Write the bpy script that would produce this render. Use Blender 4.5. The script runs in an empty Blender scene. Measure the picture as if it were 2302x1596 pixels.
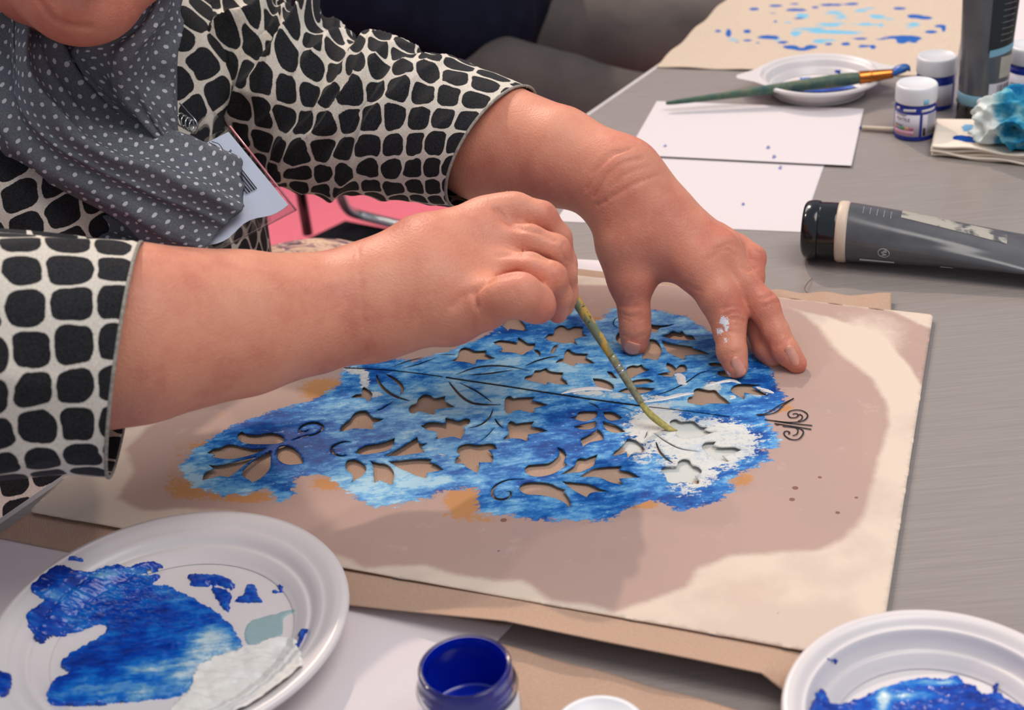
import bpy, bmesh, math, random
import numpy as np
from mathutils import Vector, Matrix
from mathutils.geometry import delaunay_2d_cdt

random.seed(7); rng = np.random.default_rng(7)
SC = bpy.context.scene
COL = SC.collection

# ------------------------------------------------------------------ camera
FPX, PITCH, ROLL, CH = 3124.0, 29.7, -5.35, 0.5      # focal length in px, pitch down, roll, height over the table
TZ = 0.75                                            # table top height
_p, _r = math.radians(PITCH), math.radians(ROLL)
F_ = np.array([0, math.cos(_p), -math.sin(_p)]); R_ = np.array([1.0, 0, 0]); U_ = np.cross(R_, F_)
R2 = math.cos(_r)*R_ + math.sin(_r)*U_; U2 = -math.sin(_r)*R_ + math.cos(_r)*U_
CAM = np.array([0, 0, TZ+CH])
cd = bpy.data.cameras.new('camera'); cam = bpy.data.objects.new('camera', cd); COL.objects.link(cam)
cd.sensor_width = 36; cd.lens = FPX/2302*36; cd.clip_start = .02; cd.clip_end = 50
M3 = Matrix((R2, U2, -F_)).transposed()
cam.matrix_world = Matrix.Translation(Vector(CAM)) @ M3.to_4x4()
SC.camera = cam
cd.dof.use_dof = True; cd.dof.focus_distance = 0.93; cd.dof.aperture_fstop = 9.0

# ------------------------------------------------------------------ world, lights, exposure
wd = bpy.data.worlds.new('world'); SC.world = wd; wd.use_nodes = True
wd.node_tree.nodes['Background'].inputs[0].default_value = (.78, .86, 1.0, 1)
wd.node_tree.nodes['Background'].inputs[1].default_value = .55
SC.view_settings.view_transform = 'Standard'; SC.view_settings.look = 'None'
SC.view_settings.gamma = 1; SC.view_settings.exposure = -0.10
def lamp(name, kind, loc, target, power, size, color, spot=None):
    l = bpy.data.lights.new(name, kind); l.energy = power; l.color = color
    if kind == 'AREA': l.shape = 'DISK'; l.size = size
    else: l.shadow_soft_size = size
    if spot: l.spot_size = math.radians(spot); l.spot_blend = .4
    o = bpy.data.objects.new(name, l); COL.objects.link(o); o.location = loc
    d = Vector(target)-Vector(loc); o.rotation_euler = d.to_track_quat('-Z', 'Y').to_euler()
    return o
TG = (0.05, .85, TZ)
lamp('hall_spotlight', 'SPOT', (-.75, 5.25, TZ+4.4), TG, 700, .08, (1, .80, .65), 50)
lamp('hall_spotlight_beside', 'SPOT', (-3.0, 2.6, TZ+3.9), TG, 165, .10, (1, .84, .70), 60)
lamp('background_fill', 'AREA', (-.9, 3.3, TZ+2.2), (-.9, 3.1, 0), 36, 1.6, (1, .92, .90))  # unseen lamp, added to brighten the carpet and the far background
lamp('overhead_fill', 'AREA', (.9, .3, TZ+2.3), TG, 36, 1.5, (1, .93, .88))  # soft fill added overhead to lift the shadows, not a fixture of the hall

# ------------------------------------------------------------------ pixel/point helpers (points get real positions on planes of the scene)
def W(px, py, z=0.0):
    d = F_*FPX + R2*(px-1151) + U2*(798-py)
    t = (TZ+z-CAM[2])/d[2]
    return CAM + d*t
def D(px, py, w):
    return CAM + (F_*FPX + R2*(px-1151) + U2*(798-py))*(w/FPX)
def proj(P):
    v = np.asarray(P)-CAM; w = v@F_
    return np.stack([1151+FPX*(v@R2)/w, 798-FPX*(v@U2)/w, w], -1)

# ------------------------------------------------------------------ scene-building helpers
def mesh_obj(name, verts, faces, mat=None, parent=None, smooth=True, uvs=None):
    me = bpy.data.meshes.new(name)
    me.from_pydata([tuple(map(float, v)) for v in verts], [], [tuple(map(int, f)) for f in faces]); me.update()
    if smooth: me.polygons.foreach_set('use_smooth', [True]*len(me.polygons))
    if uvs is not None:
        ul = me.uv_layers.new(name='UVMap'); li = np.zeros(len(me.loops), int); me.loops.foreach_get('vertex_index', li)
        ul.data.foreach_set('uv', np.asarray(uvs, float)[li].ravel())
    o = bpy.data.objects.new(name, me); COL.objects.link(o)
    if mat: me.materials.append(mat)
    if parent: o.parent = parent; o.matrix_parent_inverse = parent.matrix_world.inverted()
    return o
def tag(o, label=None, cat=None, group=None, kind=None):
    if label: o['label'] = label
    if cat: o['category'] = cat
    if group: o['group'] = group
    if kind: o['kind'] = kind
    return o
def thing(name, loc, label, cat, group=None):
    o = bpy.data.objects.new(name, None); COL.objects.link(o); o.location = Vector([float(c) for c in loc])
    o.empty_display_size = .02
    bpy.context.view_layer.update()
    return tag(o, label, cat, group)
def vattr(o, name, vals):
    a = o.data.attributes.new(name, 'FLOAT', 'POINT'); a.data.foreach_set('value', np.asarray(vals, np.float32))
def cr(P, n, closed=False):
    """Catmull-Rom through rows of P, n samples in all"""
    P = np.asarray(P, float); m = len(P)
    if closed: t = np.linspace(0, m, n, endpoint=False)
    else: t = np.linspace(0, m-1, n)
    i = np.floor(t).astype(int)
    if not closed: i = np.minimum(i, m-2)
    f = (t-i).reshape((-1,)+(1,)*(P.ndim-1))
    g = (lambda k: P[k % m]) if closed else (lambda k: P[np.clip(k, 0, m-1)])
    a, b, c, d = g(i-1), g(i), g(i+1), g(i+2)
    if not closed:
        a = np.where((i == 0).reshape(f.shape), 2*b-c, a); d = np.where((i == m-2).reshape(f.shape), 2*c-b, d)
    return .5*(2*b+(c-a)*f+(2*a-5*b+4*c-d)*f**2+(3*b-a-3*c+d)*f**3)
def hashnoise(p, seed=0):
    """smooth value noise, p (...,2|3)"""
    p = np.asarray(p, float); i = np.floor(p).astype(np.int64); f = p-i; f = f*f*(3-2*f); dim = p.shape[-1]
    out = 0
    for c in range(2**dim):
        w = 1; h = np.full(p.shape[:-1], seed*1013+7, np.int64)
        for k in range(dim):
            b = (c >> k) & 1; w = w*(f[..., k] if b else 1-f[..., k])
            h = (h*73856093) ^ ((i[..., k]+b)*(19349663, 83492791, 49979687)[k])
        h = (h ^ (h >> 13))*1274126177 & 0x7fffffff; h = (h ^ (h >> 15)) & 0xffff
        out = out + w*h/65535.0
    return out
def fbm(p, seed=0, octs=3):
    return sum(hashnoise(np.asarray(p)*2**k, seed+k)*.5**(k+1) for k in range(octs))/(1-.5**octs)
def box(name, c, size, mat, parent=None, rotz=0, bevel=.002, R=None):
    bm = bmesh.new(); bmesh.ops.create_cube(bm, size=1)
    bmesh.ops.scale(bm, vec=size, verts=bm.verts)
    if bevel: bmesh.ops.bevel(bm, geom=list(bm.edges), offset=bevel, segments=2, affect='EDGES', profile=.5)
    m = Matrix.Rotation(rotz, 4, 'Z') if R is None else R.to_4x4()
    bmesh.ops.transform(bm, matrix=Matrix.Translation(Vector([float(a) for a in c])) @ m, verts=bm.verts)
    me = bpy.data.meshes.new(name); bm.to_mesh(me); bm.free(); me.materials.append(mat)
    o = bpy.data.objects.new(name, me); COL.objects.link(o)
    if parent: o.parent = parent; o.matrix_parent_inverse = parent.matrix_world.inverted()
    return o
def tube(name, pts, rad, mat, parent=None, n=16, samples=None, flat=1.0, uvlen=True, cap=True):
    pts = np.asarray(pts, float); rad = np.atleast_1d(np.asarray(rad, float))
    if len(rad) == 1: rad = np.repeat(rad, len(pts))
    if samples: q = cr(np.c_[pts, rad], samples); pts, rad = q[:, :3], q[:, 3]
    T = np.gradient(pts, axis=0); T /= np.linalg.norm(T, axis=1)[:, None]
    a = np.array([0, 0, 1.]) if abs(T[0][2]) < .9 else np.array([1., 0, 0])
    u = np.cross(T[0], a); u /= np.linalg.norm(u)
    V, uv, L = [], [], 0
    for k in range(len(pts)):
        u = u-T[k]*(u@T[k]); u /= np.linalg.norm(u); v = np.cross(T[k], u)
        if k: L += np.linalg.norm(pts[k]-pts[k-1])
        for j in range(n):
            an = 2*math.pi*j/n
            V.append(pts[k]+rad[k]*(u*math.cos(an)+v*flat*math.sin(an))); uv.append((L, j/n))
    Fc = []
    for k in range(len(pts)-1):
        for j in range(n):
            j2 = (j+1) % n; Fc.append((k*n+j, k*n+j2, (k+1)*n+j2, (k+1)*n+j))
    if cap: Fc.append(tuple(range(n))[::-1]); Fc.append(tuple(range((len(pts)-1)*n, len(pts)*n)))
    return mesh_obj(name, V, Fc, mat, parent, uvs=uv)
def lathe(name, prof, mat, parent=None, n=72, M=None, c=(0, 0, 0)):
    """profile [(r,z)...] spun round z, then placed by matrix M or at c"""
    V, Fc = [], []; uv = []
    prof = np.asarray(prof, float)
    for k, (r, z) in enumerate(prof):
        for j in range(n):
            a = 2*math.pi*j/n; V.append((r*math.cos(a), r*math.sin(a), z)); uv.append((j/n, z))
    for k in range(len(prof)-1):
        for j in range(n):
            j2 = (j+1) % n; Fc.append((k*n+j, k*n+j2, (k+1)*n+j2, (k+1)*n+j))
    if prof[0][0] > 1e-6: Fc.append(tuple(range(n))[::-1])
    if prof[-1][0] > 1e-6: Fc.append(tuple(range((len(prof)-1)*n, len(prof)*n)))
    V = np.array(V)
    if M is not None: V = V@np.array(M.to_3x3()).T + np.array(M.translation)
    else: V = V+np.asarray(c)
    o = mesh_obj(name, V, Fc, mat, parent, uvs=uv)
    bm = bmesh.new(); bm.from_mesh(o.data); bmesh.ops.remove_doubles(bm, verts=bm.verts, dist=1e-6)
    bmesh.ops.recalc_face_normals(bm, faces=bm.faces); bm.to_mesh(o.data); bm.free()
    return o
def solid(o, t, off=0):
    m = o.modifiers.new('thickness', 'SOLIDIFY'); m.thickness = t; m.offset = off; return o

# ------------------------------------------------------------------ materials
def lin(c):
    f = lambda v: v/12.92 if v <= .04045 else ((v+.055)/1.055)**2.4
    return (f(c[0]/255), f(c[1]/255), f(c[2]/255), 1)
class NT:
    def __init__(s, name, rough=.6, spec=.4, **k):
        s.m = bpy.data.materials.new(name); s.m.use_nodes = True; s.t = s.m.node_tree; s.b = s.t.nodes['Principled BSDF']
        s.b.inputs['Roughness'].default_value = rough; s.b.inputs['Specular IOR Level'].default_value = spec
        for a, v in k.items(): s.b.inputs[a.replace('_', ' ')].default_value = v
    def n(s, typ, **k):
        nd = s.t.nodes.new('ShaderNode'+typ)
        for a, v in k.items():
            if a.startswith('i_'):
                key = a[2:]; key = int(key) if key.isdigit() else key.replace('_', ' ')
                s.set(nd.inputs[key], v)
            else: setattr(nd, a, v)
        return nd
    def set(s, sock, v):
        if hasattr(v, 'links') and hasattr(v, 'is_output'): s.t.links.new(v, sock)
        elif hasattr(v, 'outputs'): s.t.links.new(v.outputs[0], sock)
        else: sock.default_value = v
    def math(s, op, a, b=0.0, c=0.0):
        nd = s.t.nodes.new('ShaderNodeMath'); nd.operation = op
        s.set(nd.inputs[0], a); s.set(nd.inputs[1], b); s.set(nd.inputs[2], c); return nd.outputs[0]
    def attr(s, name):
        return s.n('Attribute', attribute_name=name).outputs['Fac']
    def obj(s): return s.n('TexCoord').outputs['Object']
    def gen(s): return s.n('TexCoord').outputs['Generated']
    def uv(s): return s.n('TexCoord').outputs['UV']
    def map(s, v, scale=(1, 1, 1), rot=(0, 0, 0), loc=(0, 0, 0)):
        nd = s.n('Mapping'); s.set(nd.inputs[0], v); nd.inputs[1].default_value = loc; nd.inputs[2].default_value = rot; nd.inputs[3].default_value = scale
        return nd.outputs[0]
    def noise(s, v, scale, detail=3, rough=.5, dist=0.0):
        nd = s.n('TexNoise'); s.set(nd.inputs['Vector'], v); nd.inputs['Scale'].default_value = scale
        nd.inputs['Detail'].default_value = detail; nd.inputs['Roughness'].default_value = rough; nd.inputs['Distortion'].default_value = dist
        return nd.outputs[0]
    def ramp(s, v, stops, interp='LINEAR'):
        nd = s.n('ValToRGB'); s.set(nd.inputs[0], v); r = nd.color_ramp; r.interpolation = interp
        while len(r.elements) < len(stops): r.elements.new(.5)
        for e, (p, c) in zip(r.elements, stops): e.position = p; e.color = c
        return nd.outputs[0]
    def step(s, v, lo, hi):
        nd = s.n('MapRange'); nd.interpolation_type = 'SMOOTHSTEP'; s.set(nd.inputs[0], v)
        nd.inputs[1].default_value = lo; nd.inputs[2].default_value = hi; return nd.outputs[0]
    def mix(s, f, a, b):
        nd = s.n('Mix', data_type='RGBA'); s.set(nd.inputs[0], f); s.set(nd.inputs[6], a); s.set(nd.inputs[7], b); return nd.outputs[2]
    def base(s, v): s.set(s.b.inputs['Base Color'], v); return s
    def rough(s, v): s.set(s.b.inputs['Roughness'], v); return s
    def bump(s, v, strength=.3, dist=.001):
        nd = s.n('Bump'); s.set(nd.inputs['Height'], v); nd.inputs['Strength'].default_value = strength; nd.inputs['Distance'].default_value = dist
        s.t.links.new(nd.outputs[0], s.b.inputs['Normal']); return s
def plain(name, c, rough=.5, spec=.4, var=.06, scale=40, bump=0, **k):
    m = NT(name, rough, spec, **k); c = lin(c)
    n = m.noise(m.obj(), scale, 4)
    lo = tuple(v*(1-var) for v in c[:3])+(1,); hi = tuple(min(1, v*(1+var)) for v in c[:3])+(1,)
    m.base(m.ramp(n, [(.3, lo), (.7, hi)]))
    if bump: m.bump(n, bump, .0005)
    return m.m
MAT = {}
MAT['white_plastic'] = plain('white_plastic', (220, 213, 211), .32, .5, .02, 20)
MAT['lid_white'] = plain('lid_white', (226, 226, 228), .38, .5, .02, 30)
MAT['black_plastic'] = plain('black_plastic', (14, 18, 20), .16, .6, .1, 30)
MAT['black_fabric'] = plain('black_fabric', (26, 26, 30), .85, .2, .2, 80)
MAT['chrome'] = plain('chrome', (190, 196, 198), .14, .5, .03, 20, Metallic=1.0)
MAT['steel'] = plain('steel', (214, 222, 224), .25, .6, .03, 20, Metallic=.55)
MAT['copper'] = plain('copper', (196, 118, 56), .25, .5, .1, 60, Metallic=1.0)
MAT['paper_white'] = plain('paper_white', (222, 212, 213), .75, .2, .015, 12)
MAT['cobalt_liquid'] = plain('cobalt_liquid', (2, 36, 172), .18, .6, .1, 40)
MAT['cobalt_plastic'] = plain('cobalt_plastic', (16, 40, 140), .3, .5, .06, 40)
MAT['hair'] = plain('hair', (92, 70, 52), .6, .3, .3, 60)
MAT['white_ink'] = plain('white_ink', (205, 206, 210), .5, .3, .05, 90)
MAT['dark_ink'] = plain('dark_ink', (38, 36, 42), .6, .2, .1, 90)

def skin_mat():
    m = NT('skin', .48, .35); o = m.obj()
    n1 = m.noise(o, 26, 4, .6); n2 = m.noise(o, 140, 3, .6)
    c = m.ramp(n1, [(.30, lin((224, 158, 128))), (.52, lin((216, 144, 116))), (.72, lin((200, 122, 100)))])
    c = m.mix(m.math('MULTIPLY', m.attr('red'), .6), c, lin((190, 92, 78)))
    c = m.mix(m.math('MULTIPLY', m.step(n2, .50, .75), .22), c, lin((236, 164, 130)))
    # smears of white paint on the fingers
    pa = m.step(m.math('ADD', m.attr('paint'), m.math('MULTIPLY', m.math('SUBTRACT', m.noise(m.map(o, (1, 1, 1)), 480, 3, .7), .5), 1.5)), .58, .75)
    c = m.mix(pa, c, lin((226, 226, 232)))
    m.base(c)
    m.b.inputs['Subsurface Weight'].default_value = .10
    m.b.inputs['Subsurface Radius'].default_value = (.009, .005, .004); m.b.inputs['Subsurface Scale'].default_value = .3
    vo = m.n('TexVoronoi', feature='F1'); m.set(vo.inputs['Vector'], o); vo.inputs['Scale'].default_value = 620
    h = m.math('ADD', vo.outputs['Distance'], m.math('MULTIPLY', m.noise(o, 300, 4, .6), .9))
    m.bump(h, .28, .0006)
    return m.m
MAT['skin'] = skin_mat()
def nail_mat():
    m = NT('nail', .3, .5); m.base(m.ramp(m.noise(m.obj(), 150, 2), [(.3, lin((212, 140, 120))), (.7, lin((226, 164, 142)))])); return m.m
MAT['nail'] = nail_mat()

def net_cloth(name, scale, rot, seam=True):
    """black cloth with a hand-drawn cream net: rounded black squares"""
    m = NT(name, .88, .15); m.b.inputs['Sheen Weight'].default_value = .04
    uv = m.uv()
    wz = m.n('TexNoise'); m.set(wz.inputs['Vector'], uv); wz.inputs['Scale'].default_value = 40
    off = m.n('VectorMath', operation='MULTIPLY_ADD'); m.set(off.inputs[0], wz.outputs['Color']); off.inputs[1].default_value = (.010, .010, 0); m.set(off.inputs[2], uv)
    v = m.map(off, (1/scale, 1/scale, 1), (0, 0, rot))
    fr = m.n('VectorMath', operation='FRACTION'); m.set(fr.inputs[0], v)
    sx = m.n('SeparateXYZ'); m.set(sx.inputs[0], fr)
    X = m.math('ABSOLUTE', m.math('SUBTRACT', sx.outputs[0], .5)); Y = m.math('ABSOLUTE', m.math('SUBTRACT', sx.outputs[1], .5))
    d = m.math('POWER', m.math('ADD', m.math('POWER', X, 3.2), m.math('POWER', Y, 3.2)), 1/3.2)
    d = m.math('ADD', d, m.math('MULTIPLY', m.math('SUBTRACT', m.noise(uv, 900, 2), .5), .035))
    k = m.step(d, .435, .46)
    fib = m.noise(m.obj(), 900, 3, .7)
    blk = m.ramp(fib, [(.3, lin((16, 17, 21))), (.75, lin((52, 52, 54)))])
    crm = m.ramp(fib, [(.3, lin((196, 186, 172))), (.7, lin((226, 218, 204)))])
    m.base(m.mix(k, blk, crm)); m.bump(fib, .35, .0006); return m.m
MAT['net'] = net_cloth('netted_cloth', .0235, math.radians(9))
MAT['lining'] = plain('lining', (14, 14, 17), .9, .1, .2, 300)

def dot_cloth():
    m = NT('dotted_cloth', .9, .12); uv = m.uv()
    wz = m.n('TexNoise'); m.set(wz.inputs['Vector'], uv); wz.inputs['Scale'].default_value = 30
    off = m.n('VectorMath', operation='MULTIPLY_ADD'); m.set(off.inputs[0], wz.outputs['Color']); off.inputs[1].default_value = (.0022, .0022, 0); m.set(off.inputs[2], uv)
    v = m.map(off, (1/.0078, 1/.0078, 1), (0, 0, math.radians(45)))
    fr = m.n('VectorMath', operation='FRACTION'); m.set(fr.inputs[0], v)
    sb = m.n('VectorMath', operation='SUBTRACT'); m.set(sb.inputs[0], fr); sb.inputs[1].default_value = (.5, .5, 0)
    sx = m.n('SeparateXYZ'); m.set(sx.inputs[0], sb)
    cb = m.n('CombineXYZ'); m.set(cb.inputs[0], sx.outputs[0]); m.set(cb.inputs[1], sx.outputs[1])
    ln = m.n('VectorMath', operation='LENGTH'); m.set(ln.inputs[0], cb)
    d = m.math('ADD', ln.outputs['Value'], m.math('MULTIPLY', m.math('SUBTRACT', m.noise(uv, 1200, 2), .5), .12))
    k = m.math('SUBTRACT', 1.0, m.step(d, .15, .20))
    wv = m.n('TexWave', wave_type='BANDS'); m.set(wv.inputs['Vector'], m.map(uv, (1, 1, 1), (0, 0, .6))); wv.inputs['Scale'].default_value = 420; wv.inputs['Distortion'].default_value = 1.5
    fib = m.math('MULTIPLY_ADD', wv.outputs['Fac'], .18, m.math('MULTIPLY', m.noise(uv, 900, 3, .8), .85))
    g = m.ramp(fib, [(.2, lin((72, 76, 84))), (.5, lin((98, 101, 108))), (.85, lin((138, 139, 144)))])
    m.base(m.mix(m.math('MULTIPLY', k, .9), g, lin((206, 206, 210)))); m.bump(fib, .3, .0005); return m.m
MAT['dots'] = dot_cloth()

def table_mat():
    m = NT('table_laminate', .3, .5); o = m.obj()
    br = m.noise(m.map(o, (6, 420, 1), (0, 0, math.radians(2))), 3, 3, .6)
    bl = m.noise(o, 5, 3)
    c = m.ramp(br, [(.3, lin((134, 126, 121))), (.7, lin((150, 142, 137)))])
    c = m.mix(m.math('MULTIPLY', bl, .35), c, lin((154, 144, 138)))
    sp = m.step(m.noise(o, 60, 2), .80, .82)
    c = m.mix(m.math('MULTIPLY', m.step(m.math('ADD', m.noise(o, 90, 4, .8), m.attr('smear')), 1.15, 1.3), .7), c, lin((96, 150, 184)))
    m.base(c); m.rough(m.ramp(br, [(.3, (.26, .26, .26, 1)), (.7, (.38, .38, .38, 1))])); m.bump(br, .04, .0005); return m.m
MAT['table'] = table_mat()
def linen(name, c, paint=False, freq=700):
    m = NT(name, .9, .12); o = m.obj()
    w = m.n('TexWave', wave_type='BANDS', bands_direction='DIAGONAL'); m.set(w.inputs['Vector'], m.map(o, (1, 1, 1), (0, 0, .5))); w.inputs['Scale'].default_value = freq*.8; w.inputs['Distortion'].default_value = 1.2; w.inputs['Detail'].default_value = 1
    w2 = m.noise(o, freq, 2)
    f = m.math('MULTIPLY_ADD', w.outputs['Fac'], .65, m.math('MULTIPLY', w2, .35))
    a = lin(tuple(v*.80 for v in c)); b = lin(tuple(min(255, v*1.08) for v in c))
    cc = m.ramp(f, [(.15, a), (.8, b)])
    cc = m.mix(m.math('MULTIPLY', m.step(m.noise(o, 14, 3), .4, .7), .15), cc, lin(tuple(v*.86 for v in c)))
    if paint:
        n = m.math('MULTIPLY', m.math('SUBTRACT', m.noise(o, 160, 4, .7), .5), .9)
        k = m.step(m.math('ADD', m.attr('white'), n), .42, .55)
        cc = m.mix(k, cc, lin((214, 216, 210)))
    m.base(cc); m.bump(f, .5, .0006); return m.m
MAT['linen'] = linen('linen', (196, 164, 142), True)
MAT['linen_pale'] = linen('linen_pale', (214, 190, 168), False, 600)

# ------------------------------------------------------------------ implicit-surface modeller (for bodies): tapered capsules blended, then surface nets
def caps(P, a, b, ra, rb):
    ab = b-a; t = np.clip(((P-a)@ab)/(ab@ab+1e-12), 0, 1)
    d = P-a-t[:, None]*ab
    return np.sqrt((d*d).sum(1))-(ra+t*(rb-ra))
def smin(a, b, k):
    h = np.maximum(k-np.abs(a-b), 0)/k
    return np.minimum(a, b)-h*h*k*.25
class Blob:
    """core chains blend softly; each limb blends with the core, limbs only touch each other"""
    def __init__(s, tight=False): s.core = []; s.limbs = []; s.tight = tight
    def chain(s, J): return [(J[i][0], J[i+1][0], J[i][1], J[i+1][1]) for i in range(len(J)-1)]
    def add(s, J, k=.02): s.core.append((s.chain(J), k))
    def limb(s, J, k=.008, kk=.004): s.limbs.append((s.chain(J), k, kk))
    def f(s, P):
        d = None
        for ch, k in s.core:
            e = None
            for c in ch:
                q = caps(P, *c); e = q if e is None else smin(e, q, .004)
            d = e if d is None else smin(d, e, min(k, .014) if s.tight else k)
        out = d
        for ch, k, kk in s.limbs:
            q = None
            for c in ch:
                e = caps(P, *c); q = e if q is None else smin(q, e, kk)
            e = smin(d, q, k) if d is not None else q
            out = e if out is None else smin(out, e, .0018)
        return out
    def bounds(s):
        lo = np.full(3, 1e9); hi = -lo
        for g in s.core+s.limbs:
            for a, b, ra, rb in g[0]:
                lo = np.minimum(lo, np.minimum(a-ra, b-rb)); hi = np.maximum(hi, np.maximum(a+ra, b+rb))
        return lo-.01, hi+.01
def surface_nets(f, lo, hi, h, B=24):
    nb = np.ceil((hi-lo)/(h*B)).astype(int); V, K, Q = [], [], []
    N = (nb*B+4).astype(np.int64); key = lambda c: (c[..., 0]*N[1]+c[..., 1])*N[2]+c[..., 2]
    g = np.arange(B+2); L = np.stack(np.meshgrid(g, g, g, indexing='ij'), -1)
    cor = np.array([(i, j, k) for i in (0, 1) for j in (0, 1) for k in (0, 1)])
    edges = [(a, b) for a in range(8) for b in range(a+1, 8) if abs(cor[a]-cor[b]).sum() == 1]
    cen = np.array([(i, j, k) for i in range(nb[0]) for j in range(nb[1]) for k in range(nb[2])])
    dc = f(lo+(cen+.5)*B*h)
    for b in cen[np.abs(dc) < h*(B+2)*.9+.004]:
        o = b*B; pts = lo+(L+o)*h
        v = f(pts.reshape(-1, 3)).reshape(L.shape[:3])
        s = v < 0
        if s.all() or not s.any(): continue
        c8 = np.stack([v[i:i+B+1, j:j+B+1, k:k+B+1] for i, j, k in cor], -1)
        act = (c8 < 0).any(-1) & (c8 >= 0).any(-1); idx = np.argwhere(act); c8 = c8[act]
        acc = np.zeros((len(idx), 3)); cnt = np.zeros(len(idx))
        for a, e in edges:
            va, vb = c8[:, a], c8[:, e]; m = (va < 0) != (vb < 0)
            t = np.where(m, va/np.where(va == vb, 1, va-vb), 0)[:, None]
            acc += np.where(m[:, None], cor[a]+t*(cor[e]-cor[a]), 0); cnt += m
        V.append(lo+(idx+o+acc/cnt[:, None])*h); K.append(key(idx+o))
        for ax in range(3):
            A = s[1:B+1, 1:B+1, 1:B+1]; sl = [slice(1, B+1)]*3; sl[ax] = slice(2, B+2); Bn = s[tuple(sl)]
            for sg, mm in ((0, A & ~Bn), (1, ~A & Bn)):
                ii = np.argwhere(mm)+1+o
                if not len(ii): continue
                u = np.eye(3, dtype=int)[(ax+1) % 3]; w = np.eye(3, dtype=int)[(ax+2) % 3]
                q = np.stack([key(ii-u-w), key(ii-w), key(ii), key(ii-u)], 1)
                Q.append(q if sg == 0 else q[:, ::-1])
    V = np.concatenate(V); K = np.concatenate(K); Q = np.concatenate(Q)
    ku, ix = np.unique(K, return_index=True); V = V[ix]
    Fi = np.searchsorted(ku, Q); ok = (ku[np.minimum(Fi, len(ku)-1)] == Q).all(1); Fi = Fi[ok]
    _, fi = np.unique(np.sort(Fi, 1), axis=0, return_index=True); Fi = Fi[fi]
    us, inv = np.unique(Fi, return_inverse=True); return V[us], inv.reshape(-1, 4)
def vnormals(V, Fc):
    n = np.cross(V[Fc[:, 2]]-V[Fc[:, 0]], V[Fc[:, 3]]-V[Fc[:, 1]]); N = np.zeros_like(V)
    for k in range(4): np.add.at(N, Fc[:, k], n)
    return N/(np.linalg.norm(N, axis=1)[:, None]+1e-12)
def laplace(V, Fc, it=2, lam=.5):
    e = np.concatenate([Fc[:, [0, 1]], Fc[:, [1, 2]], Fc[:, [2, 3]], Fc[:, [3, 0]]])
    cnt = np.bincount(e.ravel(), minlength=len(V)).astype(float)[:, None]+1e-9
    for _ in range(it):
        S = np.zeros_like(V)
        for k in range(3): S[:, k] = np.bincount(e[:, 0], V[e[:, 1], k], len(V))+np.bincount(e[:, 1], V[e[:, 0], k], len(V))
        V = V+lam*(S/cnt-V)
    return V
def J(*rows):
    """joints given as (px, py, depth, radius in px)"""
    return [(D(x, y, w), r*w/FPX) for x, y, w, r in rows]
def polydist(p, L):
    L = np.asarray(L, float); d = np.full(len(p), 1e9)
    for a, b in zip(L[:-1], L[1:]):
        ab = b-a; t = np.clip(((p-a)@ab)/(ab@ab+1e-9), 0, 1)
        q = p-a-t[:, None]*ab; d = np.minimum(d, np.hypot(q[:, 0], q[:, 1]))
    return d

# ------------------------------------------------------------------ person painting: body (arms and hands, neck and head)
LH = Blob(True)       # her left arm and hand, resting on the stencil with fingertips
LH.add(J((930, 285, 1.07, 88), (1010, 300, 1.055, 108), (1097, 317, 1.035, 134), (1250, 351, 1.005, 109), (1386, 404, .985, 89)), .03)
LH.add(J((1386, 404, .985, 86), (1450, 486, .982, 78), (1560, 590, .968, 45)), .03)            # index side of the back of the hand
LH.add(J((1398, 410, .99, 76), (1492, 488, .985, 64), (1612, 560, .972, 38)), .03)
LH.add(J((1412, 408, .995, 64), (1503, 478, 1.0, 48), (1618, 545, .995, 30)), .03)
LH.add(J((1412, 412, 1.0, 58), (1505, 492, 1.01, 44), (1606, 552, 1.01, 28)), .03)
LH.add(J((1392, 430, .985, 78), (1406, 540, .98, 61), (1418, 610, .983, 46)), .03)            # ball of the thumb
LH.add(J((1450, 540, .985, 62), (1500, 575, .985, 46), (1560, 600, .978, 42)), .03)
LH.limb(J((1405, 560, .985, 50), (1419, 645, .986, 40), (1426, 705, .987, 35), (1428, 740, .988, 34), (1427, 770, .990, 31.5)), .016)
LH.limb(J((1565, 590, .968, 46), (1617, 668, .962, 47), (1637, 712, .960, 42), (1640, 745, .957, 35), (1645, 790, .951, 33), (1655, 824, .948, 28)), .014)
LH.limb(J((1620, 562, .972, 40), (1670, 636, .966, 35), (1717, 690, .960, 35), (1744, 745, .955, 29), (1767, 790, .950, 29), (1791, 817, .949, 24)), .012)
LH.limb(J((1635, 560, .995, 34), (1672, 660, .985, 36), (1700, 722, .975, 32), (1722, 785, .965, 27), (1737, 806, .961, 23)), .012)
LH.limb(J((1612, 540, 1.01, 36), (1660, 560, 1.01, 31), (1692, 580, 1.005, 29), (1692, 625, .998, 26), (1672, 660, .995, 23)), .012)
RH = Blob(True)       # her right arm and hand, holding the brush
RH.add(J((-250, 806, .757, 160), (60, 790, .762, 176), (215, 768, .768, 194), (300, 750, .775, 200), (540, 727, .81, 160), (700, 705, .835, 131), (806, 684, .845, 114)), .03)
RH.add(J((806, 676, .845, 96), (960, 571, .855, 84), (1095, 492, .868, 44), (1120, 482, .870, 40)), .02)
RH.add(J((806, 680, .845, 98), (960, 600, .85, 90), (1095, 540, .86, 44), (1115, 537, .862, 38)), .02)
RH.add(J((806, 686, .845, 104), (960, 640, .846, 98), (1110, 597, .855, 42)), .02)
RH.add(J((860, 690, .845, 104), (1000, 668, .842, 92), (1085, 650, .848, 60)), .02)
RH.add(J((1000, 600, .87, 90), (1120, 580, .88, 70), (1190, 590, .89, 52)), .03)           # palm side behind
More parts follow.
